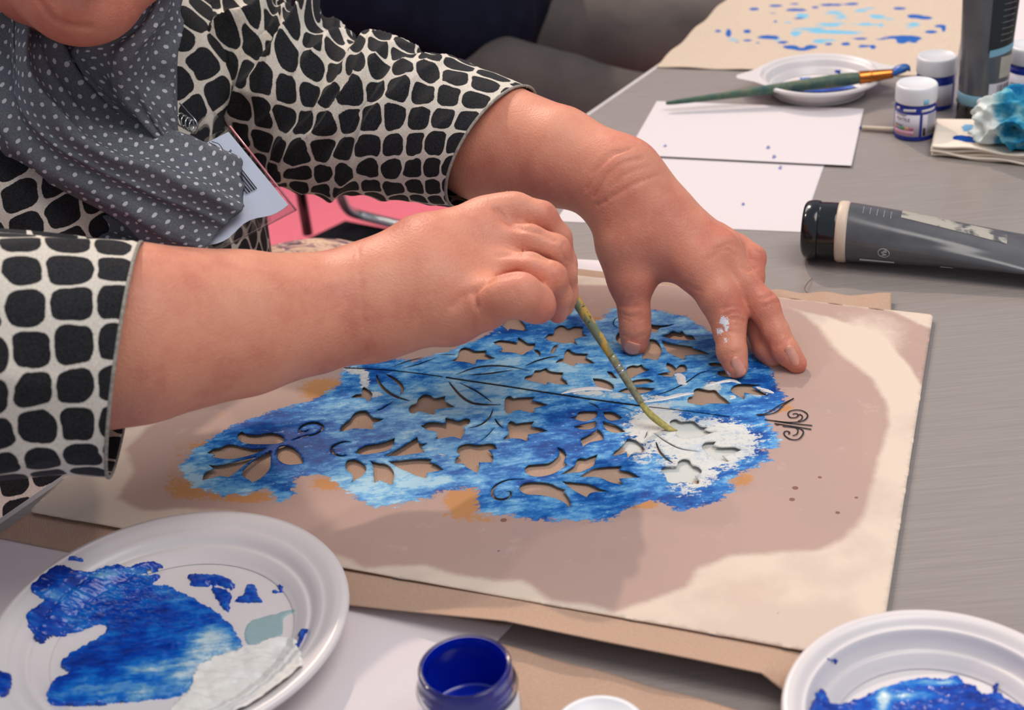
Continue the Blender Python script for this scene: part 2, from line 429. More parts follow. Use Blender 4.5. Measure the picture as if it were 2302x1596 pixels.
RH.limb(J((1075, 500, .87, 46), (1160, 472, .868, 38), (1217, 488, .868, 35), (1253, 534, .875, 31), (1268, 592, .885, 28), (1275, 632, .893, 25)), .010)
RH.limb(J((1090, 545, .862, 40), (1190, 540, .853, 35), (1248, 563, .853, 35), (1267, 612, .862, 29), (1273, 660, .873, 26), (1268, 690, .88, 23)), .010)
RH.limb(J((1100, 605, .852, 42), (1190, 602, .838, 34), (1240, 624, .836, 35), (1258, 664, .848, 28), (1254, 704, .862, 24)), .010)
RH.limb(J((1020, 690, .845, 84), (1088, 684, .830, 56), (1140, 667, .815, 46), (1170, 662, .812, 46), (1203, 682, .822, 42), (1212, 690, .828, 37)), .012, .006)
RH.limb(J((1060, 560, .885, 46), (1150, 500, .895, 38), (1205, 520, .90, 34), (1240, 600, .905, 28), (1245, 640, .90, 24)), .010)
HD = Blob()       # head, neck (mostly above the frame)
HD.add([(D(160, -230, .93), .082), (D(215, -300, .93), .080)], .04)
HD.add(J((178, -60, .885, 112), (184, -8, .885, 84)), .03)
HD.add(J((95, -60, .93, 80), (145, 0, .90, 58)), .04)
HD.add(J((262, -60, .90, 60), (238, -14, .90, 44)), .04)
HD.add(J((130, -40, .97, 80), (108, 50, 1.03, 66)), .04)
HD.add([(D(195, -225, .852), .012), (D(205, -160, .838), .0135)], .02)             # nose
hdc = (D(160, -230, .93)+D(215, -300, .93))/2; fw = D(200, -170, .84)-hdc; fw /= np.linalg.norm(fw)
upv = hdc-D(184, -8, .885); upv -= fw*(upv@fw); upv /= np.linalg.norm(upv); sdv = np.cross(fw, upv)
EYES = [hdc+fw*.073+upv*.012+sdv*.031*q for q in (-1, 1)]
for q in (-1, 1):      # brow ridge, cheekbone and ear on each side
    HD.add([(hdc+fw*.071+upv*.034+sdv*.014*q, .010), (hdc+fw*.066+upv*.034+sdv*.044*q, .009)], .02)
    HD.add([(hdc+fw*.060-upv*.016+sdv*.044*q, .020), (hdc+fw*.058-upv*.020+sdv*.048*q, .018)], .03)
    HD.add([(hdc-fw*.006+upv*.012+sdv*.089*q, .011), (hdc-fw*.002-upv*.022+sdv*.087*q, .008)], .01)
HD.add([(hdc+fw*.078+upv*.024, .008), (hdc+fw*.098-upv*.022, .0125)], .015)
HD.add([(hdc+fw*.088-upv*.024-sdv*.012, .007), (hdc+fw*.088-upv*.024+sdv*.012, .007)], .01)
HD.add([(D(150, -105, .853), .007), (D(195, -95, .846), .008), (D(240, -110, .855), .006)], .012)   # lips
HD.add([(D(152, -78, .853), .006), (D(195, -66, .85), .008), (D(235, -80, .857), .006)], .012)

EDGE0 = W(0, 1178); EDGE1 = W(1640, 40)
ed = (EDGE1-EDGE0)[:2]; ed /= np.linalg.norm(ed); ein = np.array([ed[1], -ed[0]])      # along the table edge / into the table
C0 = D(230, 400, 1.17)[:2]; ED3 = np.array([ed[0], ed[1], 0]); EI3 = np.array([ein[0], ein[1], 0])
def BP(side, front, z): return np.array([C0[0], C0[1], TZ+z])+ED3*side+EI3*front      # side: to her left, front: ahead of her
CO = Blob()      # slim core under the clothes that joins head and arms
CO.add(J((110, 60, 1.0, 60), (110, 200, 1.09, 110), (200, 500, 1.18, 150), (180, 760, 1.19, 150)), .05)
CO.add(J((120, 170, 1.08, 110), (400, 70, 1.16, 90), (620, 190, 1.12, 85), (800, 255, 1.09, 85), (940, 285, 1.07, 88)), .04)
CO.add([(D(120, 170, 1.10), .04), (BP(-.12, 0, .15), .05), (BP(-.25, .02, .09), .046), (D(-540, 825, .785), .034), (D(-330, 808, .755), .042), (D(-250, 806, .757), .042)], .04)
BL = (LH, RH, HD, CO); BB = [b_.bounds() for b_ in BL]
def fall(P):
    out = None
    for b_, (l_, h_) in zip(BL, BB):
        m = ((P > l_) & (P < h_)).all(1); d = np.full(len(P), .02)
        dd = np.maximum(np.maximum(l_-P, P-h_), 0); d = np.sqrt((dd*dd).sum(1))+.004
        if m.any(): d[m] = b_.f(P[m])
        out = d if out is None else smin(out, d, .006)
    return out
lo = np.min([b_[0] for b_ in BB], 0); hi = np.max([b_[1] for b_ in BB], 0)
V, Fc = surface_nets(fall, lo, hi, .0019); V = laplace(V, Fc, 2)
dd = []
for b_, (l_, h_) in zip(BL, BB):
    m = ((V > l_) & (V < h_)).all(1); d = np.full(len(V), 1.); d[m] = b_.f(V[m]); dd.append(d)
reg = np.argmin(dd, 0)
N = vnormals(V, Fc); pp = proj(V); facing = ((CAM-V)*N).sum(1)/np.linalg.norm(CAM-V, axis=1)
if (N*(V-V.mean(0))).sum() < 0: print('normals inward?')
# creases and knuckles, as real displacement of the skin
def crease(L, width, depth, region):
    global V
    m = (reg == region) & (facing > .05)
    d = polydist(pp[m, :2], cr(np.array(L, float), 14) if len(L) > 2 else L)
    V[m] -= N[m]*(depth*1.45*np.exp(-(d/width)**2)*np.clip(facing[m]*3, 0, 1))[:, None]
Lc = [((1418, 333), (1375, 350), (1340, 385), (1319, 425)), ((1442, 356), (1400, 366), (1362, 396), (1335, 440)), ((1482, 392), (1430, 412), (1380, 440), (1340, 462)),
      ((1398, 337), (1366, 348), (1330, 390)), ((1462, 372), (1415, 388), (1370, 420))]
for i, L in enumerate(Lc): crease(L, 3.2, .0009 if i < 3 else .0005, 0)
for L, dp in ((((1634, 708), (1655, 700), (1672, 706)), .0009), (((1634, 720), (1655, 716), (1673, 722)), .0007), (((1612, 738), (1640, 745), (1668, 748)), .0005), (((1624, 694), (1648, 688), (1668, 692)), .0006),
              (((1712, 672), (1735, 662), (1752, 660)), .0009), (((1716, 690), (1740, 680), (1757, 676)), .0008), (((1724, 698), (1745, 690)), .0005), (((1742, 780), (1762, 768), (1776, 758)), .0007),
              (((1388, 700), (1420, 712), (1440, 708)), .0008), (((1392, 712), (1420, 722), (1444, 716)), .0006), (((1388, 684), (1416, 690), (1440, 690)), .0005), (((1400, 752), (1425, 762), (1450, 752)), .0005),
              (((1700, 562), (1714, 572), (1719, 590)), .0006), (((1668, 600), (1682, 608), (1700, 600)), .0007), (((1630, 800), (1650, 792), (1668, 790)), .0004),
              (((1590, 585), (1630, 560), (1655, 575)), .0005), (((1610, 560), (1640, 548), (1660, 556)), .0005), (((1500, 650), (1540, 640), (1575, 655)), .0005)): crease(L, 2.6, dp, 0)
crease(((802, 556), (806, 600), (811, 650), (818, 720), (826, 800)), 3.0, .0008, 1)
crease(((1115, 470), (1140, 500), (1170, 514), (1215, 522), (1245, 540)), 5, .0012, 1)
crease(((1120, 575), (1160, 572), (1205, 576), (1235, 585)), 5, .0010, 1)
crease(((1073, 690), (1066, 660), (1085, 640), (1120, 622), (1166, 614)), 5, .0016, 1)
crease(((1073, 690), (1064, 715), (1066, 745)), 4, .0005, 1)
crease(((1020, 690), (1040, 668), (1060, 655)), 9, .0010, 1)
for L in (((1255, 462), (1236, 475), (1240, 492)), ((1270, 548), (1262, 565), (1272, 585)), ((1250, 596), (1240, 612), (1246, 632))): crease(L, 3.4, .0005, 1)
crease(((85, 0), (110, 36), (150, 58), (200, 62)), 8, .0012, 2)
N = vnormals(V, Fc)
# redness where skin is thin and paint on the index finger
red = np.zeros(len(V)); pnt = np.zeros(len(V))
def spot(arr, x, y, r, v, region):
    m = reg == region; d2 = ((pp[m, 0]-x)**2+(pp[m, 1]-y)**2)/r**2; arr[m] = np.maximum(arr[m], v*np.exp(-d2))
for x, y, r, v in ((1600, 560, 90, .35), (1640, 690, 45, .55), (1735, 672, 40, .5), (1800, 825, 28, .75), (1662, 842, 26, .6), (1425, 790, 34, .6), (1712, 590, 40, .6), (1500, 560, 120, .3),
                   (1425, 680, 50, .35), (1480, 655, 40, .7), (1700, 630, 40, .6), (1730, 790, 40, .5), (1380, 350, 90, .2)): spot(red, x, y, r, v, 0)
for x, y, r, v in ((1243, 480, 40, .8), (1275, 555, 36, .6), (1290, 640, 36, .55), (1165, 640, 50, .55), (1220, 690, 44, .7), (1240, 720, 30, .8), (1250, 610, 36, .5), (1070, 690, 60, .35), (1060, 560, 90, .3)): spot(red, x, y, r, v, 1)
m2 = reg == 2; red[m2] = .35; red[reg == 0] = np.minimum(1, red[reg == 0]+.22); red[reg == 1] = np.minimum(1, red[reg == 1]+.05)
for x, y, r, v in ((1628, 722, 16, 1.0), (1618, 745, 12, .9), (1634, 738, 9, .9), (1626, 708, 7, .8), (1580, 714, 8, 1.0), (1632, 765, 10, .75), (1641, 795, 7, .6), (1636, 838, 8, .8), (1641, 846, 6, .8)): spot(pnt, x, y, r, v, 0)

E0 = W(250, 900, 0)
person = thing('person', (-.42, 1.02, 0), 'person in black and cream netted jacket and dotted grey scarf, painting through the stencil', 'person')
body = mesh_obj('body', V, Fc, MAT['skin'], person); vattr(body, 'red', red); vattr(body, 'paint', pnt)

# fingernails: small curved plates
def nail(c, tip, up, wd, ln):
    c = np.array(c); t = np.array(tip)-c; t /= np.linalg.norm(t); up = np.array(up, float); up -= t*(up@t); up /= np.linalg.norm(up); s = np.cross(t, up)
    V, Fq = [], []; n, k = 9, 8
    for i in range(k):
        for j in range(n):
            a = (j/(n-1)-.5)*2; b = i/(k-1)
            wv = wd*(.86+.14*math.sin(b*2.6)); rr = (1-abs(a)**2.6*.0)
            x = a*wv*.5; l = (b-.5)*ln+(.10*ln*(1-a*a) if b > .5 else -.10*ln*(1-a*a)*(1-b)*2)
            V.append(c+s*x+t*l+up*(-.55*(a*a)*wd*.42-.0004*(b*2-1)**2))
    for i in range(k-1):
        for j in range(n-1): Fq.append((i*n+j, i*n+j+1, (i+1)*n+j+1, (i+1)*n+j))
    return solid(mesh_obj('fingernail', V, Fq, MAT['nail'], person), .0006, 0)
def surf_hit(px, py, region):
    m = (reg == region) & (facing > .1); d = (pp[m, 0]-px)**2+(pp[m, 1]-py)**2
    i = np.argsort(d)[:40]; q = np.where(m)[0][i]; q = q[np.argsort(pp[q, 2])[:12]]; return V[q].mean(0), N[q].mean(0)
for (x, y), (tx, ty), wpx, lpx in (((1666, 830), (1676, 852), 26, 34), ((1789, 806), (1801, 828), 24, 38), ((1416, 791), (1413, 806), 40, 24)):
    p, nn = surf_hit(x, y, 0); q = D(tx, ty, proj(p)[2]); q = q-nn*((q-p)@nn)
    nail(p+nn*.0006, q, nn, wpx*.95/FPX, lpx*.95/FPX*1.1)

# ------------------------------------------------------------------ room
def T2(a, b, z=TZ):   # a along the edge from EDGE0, b into the table
    q = EDGE0[:2]+ed*a+ein*b; return np.array([q[0], q[1], z])
ANG = math.atan2(ed[1], ed[0])
def carpet():
    m = NT('pink_carpet', .95, .1); o = m.obj(); n = m.noise(o, 220, 3)
    m.base(m.ramp(n, [(.3, lin((212, 104, 120))), (.7, lin((222, 120, 134)))])); m.bump(n, .3, .002); return m.m
MAT['carpet'] = carpet()
MAT['wall'] = plain('wall_paint', (214, 178, 190), .9, .1, .03, 3)
fl = box('floor', (0, 2, -.05), (9, 9, .1), MAT['carpet'], bevel=0); tag(fl, kind='structure')
w_ = box('wall_back', (0, 6.45, 1.4), (9, .1, 2.8), MAT['wall'], bevel=0); tag(w_, kind='structure')
w_ = box('wall_left', (-4.45, 2, 1.4), (.1, 9, 2.8), MAT['wall'], bevel=0); tag(w_, kind='structure')
w_ = box('baseboard_back', (0, 6.39, .05), (8.8, .02, .1), MAT['lid_white'], bevel=0); tag(w_, kind='structure')

# ------------------------------------------------------------------ table
tab = thing('table', T2(1.0, .42, 0), 'long grey brushed table that everything stands on', 'table')
A = [T2(-.75, 0), T2(2.35, 0), T2(2.35, .86), T2(-.75, .86)]
nA, nB = 124, 34; Vt, Ft = [], []
for i in range(nA+1):
    for j in range(nB+1): Vt.append(T2(-.75+3.1*i/nA, .86*j/nB))
for i in range(nA):
    for j in range(nB): a = i*(nB+1)+j; Ft.append((a, a+1, a+nB+2, a+nB+1))
top = mesh_obj('tabletop', Vt, Ft, MAT['table'], tab, smooth=False)
q = proj(np.array(Vt)); sm = np.zeros(len(Vt))
for x, y, r in ((2290, 960, 40), (1835, 447, 18), (2230, 990, 40)): sm = np.maximum(sm, .85*np.exp(-((q[:, 0]-x)**2+(q[:, 1]-y)**2)/r**2))
vattr(top, 'smear', sm)
s_ = solid(top, .024, -1)
def ucs(): return Matrix.Rotation(ANG, 3, 'Z')
box('edge_trim', T2(.8, -.003, TZ-.0125), (3.1, .006, .0245), plain('trim_grey', (196, 190, 188), .5), tab, R=ucs(), bevel=.001)
ml = plain('leg_metal', (120, 120, 122), .35, .5, .04, 30, Metallic=.9)
for a, b in ((-.65, .07), (-.65, .79), (2.25, .07), (2.25, .79)):
    box('leg', T2(a, b, (TZ-.025)/2), (.045, .045, TZ-.026), ml, tab, R=ucs(), bevel=.003)

# ------------------------------------------------------------------ flat sheets lying on the table
def sd_poly(P, poly):
    """signed distance in the plane, negative inside"""
    poly = np.asarray(poly, float); d = np.full(len(P), 1e9); s = np.zeros(len(P), bool)
    for a, b in zip(poly, np.roll(poly, -1, 0)):
        ab = b-a; t = np.clip(((P-a)@ab)/(ab@ab+1e-12), 0, 1); q = P-a-t[:, None]*ab
        d = np.minimum(d, np.hypot(q[:, 0], q[:, 1]))
        c = (a[1] > P[:, 1]) != (b[1] > P[:, 1]); with_x = (b[0]-a[0])*(P[:, 1]-a[1])/(b[1]-a[1]+1e-15)+a[0]
        s ^= c & (P[:, 0] < with_x)
    return np.where(s, -d, d)
def sheet(name, corners, mat, z=0.0, n=(40, 30), thick=.0004, lift=None, parent=None):
    """quad sheet near-left, near-right, far-right, far-left; lift(u, v) gives extra height"""
    c = [np.asarray(q, float) for q in corners]; V, Fc = [], []
    for j in range(n[1]+1):
        for i in range(n[0]+1):
            u, v = i/n[0], j/n[1]; p = c[0]*(1-u)*(1-v)+c[1]*u*(1-v)+c[2]*u*v+c[3]*(1-u)*v; p = p.copy()
            p[2] = TZ+z+thick/2+(lift(u, v) if lift else 0); V.append(p)
    for j in range(n[1]):
        for i in range(n[0]): a = j*(n[0]+1)+i; Fc.append((a, a+1, a+n[0]+2, a+n[0]+1))
    return solid(mesh_obj(name, V, Fc, mat, parent), thick)
o = sheet('paper_sheet', (W(-420, 1610), W(800, 1775), W(1155, 1404), W(6, 1196)), MAT['paper_white'], 0, lift=lambda u, v: .0004*math.sin(u*7)**2)
tag(o, 'white paper sheet lying under the large plate and the beige linen', 'paper')
o = sheet('paper_sheet', (W(1135, 640), W(1330, 660), W(1420, 590), W(1140, 575)), MAT['paper_white'], 0)
tag(o, 'white paper sheet showing behind the stencil, beneath the two hands', 'paper')
def a5(rc, fr, fl_):
    """sheet from its near-right, far-right corners and a point along the far edge"""
    rc, fr, fl_ = W(*rc), W(*fr), W(*fl_); d = fl_-fr; d /= np.linalg.norm(d); L = .21
    return (rc+d*L, rc, fr, fr+d*L)
def small_marks(m):
    o = m.obj(); k = m.step(m.math('ADD', m.noise(o, 150, 3, .7), m.attr('spots')), 1.25, 1.4); return k
mp = NT('paper_spotted', .75, .2); mp.base(mp.mix(small_marks(mp), lin((216, 209, 211)), lin((110, 130, 180)))); MAT['paper_spotted'] = mp.m
mp = NT('paper_spotted_b', .75, .2); mp.base(mp.mix(small_marks(mp), lin((216, 208, 209)), lin((120, 120, 170))))
def spots_on(o, L):
    v = np.zeros(len(o.data.vertices)*3); o.data.vertices.foreach_get('co', v); q = proj(v.reshape(-1, 3)); s = np.zeros(len(q))
    for x, y, r in L: s = np.maximum(s, np.exp(-((q[:, 0]-x)**2+(q[:, 1]-y)**2)/r**2))
    vattr(o, 'spots', s)
c5 = list(a5((1801, 523), (1868, 330), (1500, 320)))
o = sheet('paper_sheet', c5, mp.m, 0, (120, 90)); spots_on(o, [(1754, 378, 12), (1670, 460, 8)])
tag(o, 'blank white paper sheet partly covered by another white sheet, beside the raised wrist', 'paper')
c5 = list(a5((1914, 378), (1942, 247), (1400, 227)))
o = sheet('paper_sheet', c5, mp.m, .0009, (160, 120), lift=lambda u, v: .0012*(1-v)**4); spots_on(o, [(1727, 333, 11), (1740, 353, 11), (1495, 328, 8)])
tag(o, 'white paper sheet with tiny blue specks, lying below the green brush', 'paper')

def curl(u, v): return .0155*max(0, 1-v/.10)**1.6*min(1, max(0, (u-.42)*4))*min(1, max(0, (.975-u)*26))+.0006*math.sin(u*31+v*5)*max(0, .25-v)
CA, CB, CC = W(-8, 1210), W(1862, 1548, .0150)*[1, 1, 0]+[0, 0, TZ], W(2003, 690)
cloth = sheet('linen_cloth', (CA, CB, CC, T2(.43, .012)), MAT['linen'], .0006, (360, 260), .0008, lift=curl)
tag(cloth, 'beige twill linen cloth lying under the cut paper stencil', 'cloth')
# part of the cloth that is painted through the stencil
cv = np.zeros(len(cloth.data.vertices)*3); cloth.data.vertices.foreach_get('co', cv); cv = cv.reshape(-1, 3); cq = proj(cv)[:, :2]
wm = np.zeros(len(cv))
for x, y, rx, ry, s in ((1560, 970, 80, 46, 1), (1530, 1060, 60, 36, .9), (1640, 1015, 60, 30, .9), (1420, 1005, 30, 26, .7), (1500, 1040, 30, 30, .8), (1590, 1040, 60, 40, .8)):
    wm = np.maximum(wm, s*np.exp(-(((cq[:, 0]-x)/rx)**2+((cq[:, 1]-y)/ry)**2)**1.5))
vattr(cloth, 'white', wm)
o = sheet('linen_strip', (W(1745, 668, .004), W(2003, 706, .002), W(2003, 670, .002), W(1700, 650, .004)), MAT['linen'], .0018, (60, 10), .0008, lift=lambda u, v: .0022*math.sin(u*9)**2+.004*max(0, u-.85)*6*v)
vattr(o, 'white', np.zeros(len(o.data.vertices)))
tag(o, 'narrow frayed linen strip showing behind the far edge of the stencil', 'cloth')
o = sheet('linen_cloth', (W(1000, 1800), W(1800, 1960), W(1900, 1668), W(1100, 1446)), MAT['linen'], 0, (90, 50), .0012, lift=lambda u, v: .0012*(1+math.sin(u*23+v*6))*.5)
vattr(o, 'white', np.zeros(len(o.data.vertices)))
tag(o, 'second beige linen cloth in the foreground, right of the open blue jar', 'cloth')

# ------------------------------------------------------------------ the cut paper stencil
ZS = .0042
def zA(L): return [((380+x*.33015), (780+y*.33015))+tuple(r) for x, y, *r in L]
def zB(L): return [((1060+x*.34752), (680+y*.34752))+tuple(r) for x, y, *r in L]
def outline(L, step=3.5):
    """closed outline through points; a third value marks a corner"""
    n = len(L); P = np.array([p[:2] for p in L], float); C = [len(p) > 2 for p in L]; out = []
    for i in range(n):
        a, b, c, d = P[(i-1) % n], P[i], P[(i+1) % n], P[(i+2) % n]
        if C[i]: a = 2*b-c if not C[(i+1) % n] else b
        if C[(i+1) % n]: d = 2*c-b
        if C[i]: a = b-(c-b)*.3
        k = max(2, int(np.hypot(*(c-b))/step))
        for t in np.arange(k)/k: out.append(.5*(2*b+(c-a)*t+(2*a-5*b+4*c-d)*t**2+(3*b-a-3*c+d)*t**3))
    return np.array(out)
def band(L, w, step=4.0, taper=True):
    """thin curved slot through points, width w px"""
    P = np.array(L, float); n = max(6, int(np.hypot(*np.diff(P, axis=0).T).sum()/step)); Q = cr(P, n) if len(P) > 2 else np.linspace(P[0], P[1], n)
    T = np.gradient(Q, axis=0); T /= np.linalg.norm(T, axis=1)[:, None]+1e-9; Nn = np.c_[-T[:, 1], T[:, 0]]
    t = np.linspace(0, 1, n); ww = w*.5*(np.sin(np.pi*np.clip(t*.94+.03, 0, 1))**.6 if taper else 1)
    ww = np.broadcast_to(ww, (n,))[:, None]
    return np.concatenate([Q+Nn*ww, (Q-Nn*ww)[::-1]])
H = []
A_ = lambda L: H.append(outline(zA(L))); B_ = lambda L: H.append(outline(zB(L)))
def bA(L, w, **k): H.append(band([p[:2] for p in zA(L)], w*.33, **k))
def bB(L, w, **k): H.append(band([p[:2] for p in zB(L)], w*.3475, **k))
A_([(468,592),(495,572,1),(530,590),(600,594),(680,582),(740,590),(780,612),(785,642,1),(740,658),(640,662),(560,660),(500,650),(470,622)])
A_([(255,722,1),(300,690),(345,685,1),(385,665),(430,660),(490,675),(560,690),(620,690),(668,685,1),(600,720),(520,745),(430,762),(340,758),(285,744,1),(312,732,1)])
A_([(758,674),(810,670),(860,695),(890,730),(918,790,1),(880,798),(810,800),(760,780),(734,745),(736,700)])
A_([(228,908,1),(235,870),(262,842),(306,830,1),(264,800,1),(330,802),(420,785),(520,760),(597,741,1),(520,800),(450,855),(405,886),(350,878),(290,892)])
A_([(697,702,1),(692,760),(688,820),(660,860),(620,895),(570,922,1),(530,895),(498,875),(500,845),(540,800),(600,752)])
bA([(835,634),(900,612),(980,597),(1032,570),(1046,538),(1000,517),(940,522),(892,550),(894,577),(930,574),(952,560)],17)
A_([(1162,576,1),(1172,540),(1200,512),(1232,490,1),(1262,448),(1310,430),(1350,437),(1380,472),(1420,482),(1465,488,1),(1430,507),(1385,520,1),(1390,560,1),(1330,556),(1250,556),(1200,572)])
A_([(1235,345,1),(1270,320),(1315,316,1),(1313,285),(1325,268,1),(1360,290),(1385,320),(1375,345),(1358,375,1),(1332,348),(1290,345)])
bA([(1412,188),(1430,240),(1470,290),(1540,335),(1640,367)],22)
bA([(1476,183),(1530,215),(1575,255),(1590,290),(1576,326)],24)
bA([(1405,438),(1460,412),(1528,368)],11)
A_([(1632,425),(1645,395),(1685,378),(1697,348),(1740,320),(1785,330),(1805,345),(1882,331,1),(1876,366,1),(1910,385),(1952,409,1),(1880,415),(1815,425,1),(1803,461,1),(1755,450),(1700,438),(1670,452),(1642,448)])
A_([(1713,537,1),(1760,512),(1820,508),(1880,520,1),(1882,478,1),(1930,488),(1972,500),(2015,484),(2048,492),(2044,522),(2002,545,1),(2012,580),(1985,627,1),(1930,610),(1880,618),(1810,626,1),(1828,596),(1815,575),(1762,565)])
bA([(1903,232),(1935,275),(1990,335),(2060,378),(2150,392),(2260,394)],19)
bA([(1978,244),(2060,282),(2130,325),(2194,376)],13)
bA([(1190,141),(1400,150),(1600,168),(1862,202)],9,taper=False)
H.append(band([(380+1885*.33,780+206*.33),(1060,856.5),(1182,875),(1255,886),(1330,897),(1450,913)],4.2,taper=False))
H.append(band([(1458,914),(1530,922),(1640,937)],2.6,taper=False))
bA([(1518,134),(1620,97),(1730,69)],9); bA([(1586,144),(1700,116),(1818,71)],9); bA([(1830,52),(1900,49),(1952,52)],8)
A_([(1912,95,1),(1960,68),(1978,20),(2008,0),(2050,8),(2080,22),(2165,20,1),(2152,42,1),(2190,60),(2224,76,1),(2160,85),(2094,84,1),(2082,119,1),(2040,106),(1980,98)])
H.append(band([(1024,842),(1058,829),(1095,822),(1140,823),(1190,833)],4.4))
H.append(band([(1052,843),(1100,839),(1154,831)],4))
bA([(1242,648),(1195,645),(1140,662),(1107,692),(1122,726),(1170,742),(1212,738)],17)
A_([(1268,722,1),(1290,692),(1350,665),(1440,650),(1538,617,1),(1525,670),(1490,700),(1430,718),(1340,732),(1300,730)])
A_([(1460,743,1),(1560,690),(1640,640),(1690,610,1),(1704,652),(1762,653,1),(1720,681,1),(1742,716,1),(1660,727),(1560,740)])
A_([(1215,770),(1260,763),(1312,785),(1342,820),(1335,855),(1300,890),(1268,905),(1236,930,1),(1252,895),(1245,865),(1210,840),(1200,805)])
A_([(1368,772,1),(1420,785),(1480,795),(1520,830),(1532,872),(1520,939,1),(1480,925),(1435,905,1),(1398,926,1),(1392,860),(1388,810)])
A_([(1490,775,1),(1600,764),(1700,756),(1792,760,1),(1775,780,1),(1825,800),(1872,834,1),(1820,845),(1755,856,1),(1752,892,1),(1690,878),(1630,850),(1560,820)])
A_([(1945,792,1),(1955,752),(1982,735),(1958,715,1),(1965,685),(1990,665),(2040,655),(2100,664),(2180,655),(2215,665),(2235,697,1),(2175,702,1),(2205,740),(2203,786,1),(2108,786,1),(2112,825),(2096,860,1),(2060,838),(2025,818),(2008,795,1)])
bA([(2035,556),(2120,530),(2180,482),(2208,418)],13); bA([(2123,639),(2170,600),(2218,547)],8); bA([(2217,486),(2240,522),(2274,554)],13)
B_([(168,152,1),(205,152,1),(212,120),(245,80),(300,78),(318,110),(355,150,1),(341,155,1),(363,183,1),(300,177),(250,170),(235,184,1),(215,162)])
B_([(472,226,1),(500,200),(532,198),(540,165),(575,143),(605,150),(625,165),(670,150),(725,156,1),(716,192),(750,212,1),(700,226),(664,236,1),(686,273,1),(640,260),(600,264),(550,255),(500,245)])
B_([(138,255,1),(180,240),(240,245),(298,256,1),(301,221,1),(340,245),(370,262),(413,261,1),(405,290),(380,310),(355,322),(330,338),(290,328),(255,322),(171,319,1),(198,303),(195,285),(160,272)])
B_([(398,304,1),(425,302),(446,325),(442,352,1),(424,330)]); B_([(564,267,1),(535,275),(515,308),(510,333,1),(532,322),(546,298)])
bB([(344,409),(420,376),(500,353),(565,344)],12)
B_([(536,390,1),(565,365),(598,355),(600,325),(625,297),(655,318),(690,325),(758,327,1),(736,352,1),(770,370),(799,392,1),(740,393),(675,391,1),(668,411,1),(630,402),(590,386)])
B_([(343,497),(350,475),(395,462),(410,435),(440,434),(482,419,1),(510,440),(596,450,1),(580,482,1),(610,505),(624,530,1),(560,528),(492,514,1),(483,533,1),(440,520),(380,508)])
B_([(216,700),(212,650),(222,615),(247,602),(272,618),(300,612),(412,607,1),(390,635,1),(440,642),(497,660,1),(450,674),(405,684,1),(402,716,1),(350,706),(310,696),(270,705),(238,722)])
B_([(203,891,1),(217,865),(240,850),(233,800),(250,765),(290,780),(330,775),(406,767,1),(385,800,1),(440,810),(497,831,1),(430,845),(365,854,1),(361,898,1),(310,882),(250,880)])
B_([(622,746,1),(680,730),(692,706),(750,699),(812,703),(810,732),(780,755),(735,768),(700,765),(655,748)])
B_([(848,704,1),(910,705),(950,725),(978,745,1),(940,760),(895,762),(865,742)])
B_([(656,801,1),(720,785),(807,764,1),(805,797),(780,815),(720,822),(680,812)])
B_([(847,767,1),(900,780),(950,798),(998,836,1),(930,842),(885,830),(858,805)])
B_([(815,816,1),(842,840),(854,882),(810,895),(765,905),(721,931,1),(712,905),(706,880),(745,860),(790,835)])
bB([(752,644),(792,660),(824,682)],10)
B_([(782,487,1),(830,490),(880,505),(915,530),(922,558,1),(870,560),(820,548),(798,522)])
B_([(1008,462),(1003,420),(1040,402),(1075,405),(1098,395,1),(1118,418),(1157,432,1),(1110,450),(1075,465),(1030,491,1)])
B_([(1194,463,1),(1240,450),(1286,446,1),(1258,412),(1266,386,1),(1300,400),(1323,424,1),(1348,400),(1382,402),(1393,430),(1370,450),(1318,455),(1300,482,1),(1250,475)])
B_([(1013,527,1),(1050,500),(1110,490),(1150,492),(1184,511,1),(1140,520),(1080,530)])
B_([(943,575,1),(1000,549),(1080,542),(1190,552,1),(1150,575),(1080,589),(1000,586)])
B_([(872,442,1),(905,446),(925,470),(946,492,1),(905,482)])
bB([(1155,603),(1260,576),(1380,520),(1470,460),(1545,436)],9)
B_([(1397,645),(1405,610),(1436,600),(1436,570),(1460,552),(1500,558),(1540,565),(1577,565),(1610,600),(1640,620),(1677,657,1),(1600,654),(1520,655),(1500,666),(1430,656)])
B_([(1675,570),(1700,535),(1750,524),(1882,530,1),(1814,546,1),(1870,570),(1922,601,1),(1850,598),(1763,584,1),(1766,629,1),(1720,603)])
B_([(1528,394,1),(1570,386),(1640,392),(1800,372,1),(1770,395),(1700,405),(1650,420),(1600,414),(1550,412)]); B_([(1595,445,1),(1640,440),(1680,455),(1690,485),(1640,478),(1598,470)])
B_([(1227,216,1),(1270,200),(1300,184),(1345,192),(1362,181,1),(1385,205),(1430,215),(1452,242,1),(1380,243),(1300,236),(1255,225)])
B_([(1229,244,1),(1290,260),(1370,272),(1450,284,1),(1430,290),(1500,312),(1542,336,1),(1450,336),(1380,342,1),(1383,371,1),(1340,355),(1300,338),(1262,310)])
B_([(1152,234,1),(1190,240),(1220,275),(1229,320),(1215,352),(1190,374,1),(1150,362),(1096,362,1),(1120,310),(1145,270)])
B_([(1100,118,1),(1160,139),(1230,146),(1318,138,1),(1270,156),(1218,166),(1196,196,1),(1165,190),(1120,165)])
B_([(1000,180),(955,193),(934,222),(945,255),(980,272),(1015,230)])
bB([(952,93),(925,112),(918,138),(930,155),(952,163)],7)
B_([(550,932,1),(590,950),(613,985),(598,1025),(620,1047,1),(570,1082),(520,1108),(450,1125),(390,1122),(352,1100),(344,1072),(370,1048),(430,1042),(500,1034),(545,1005),(570,970)])
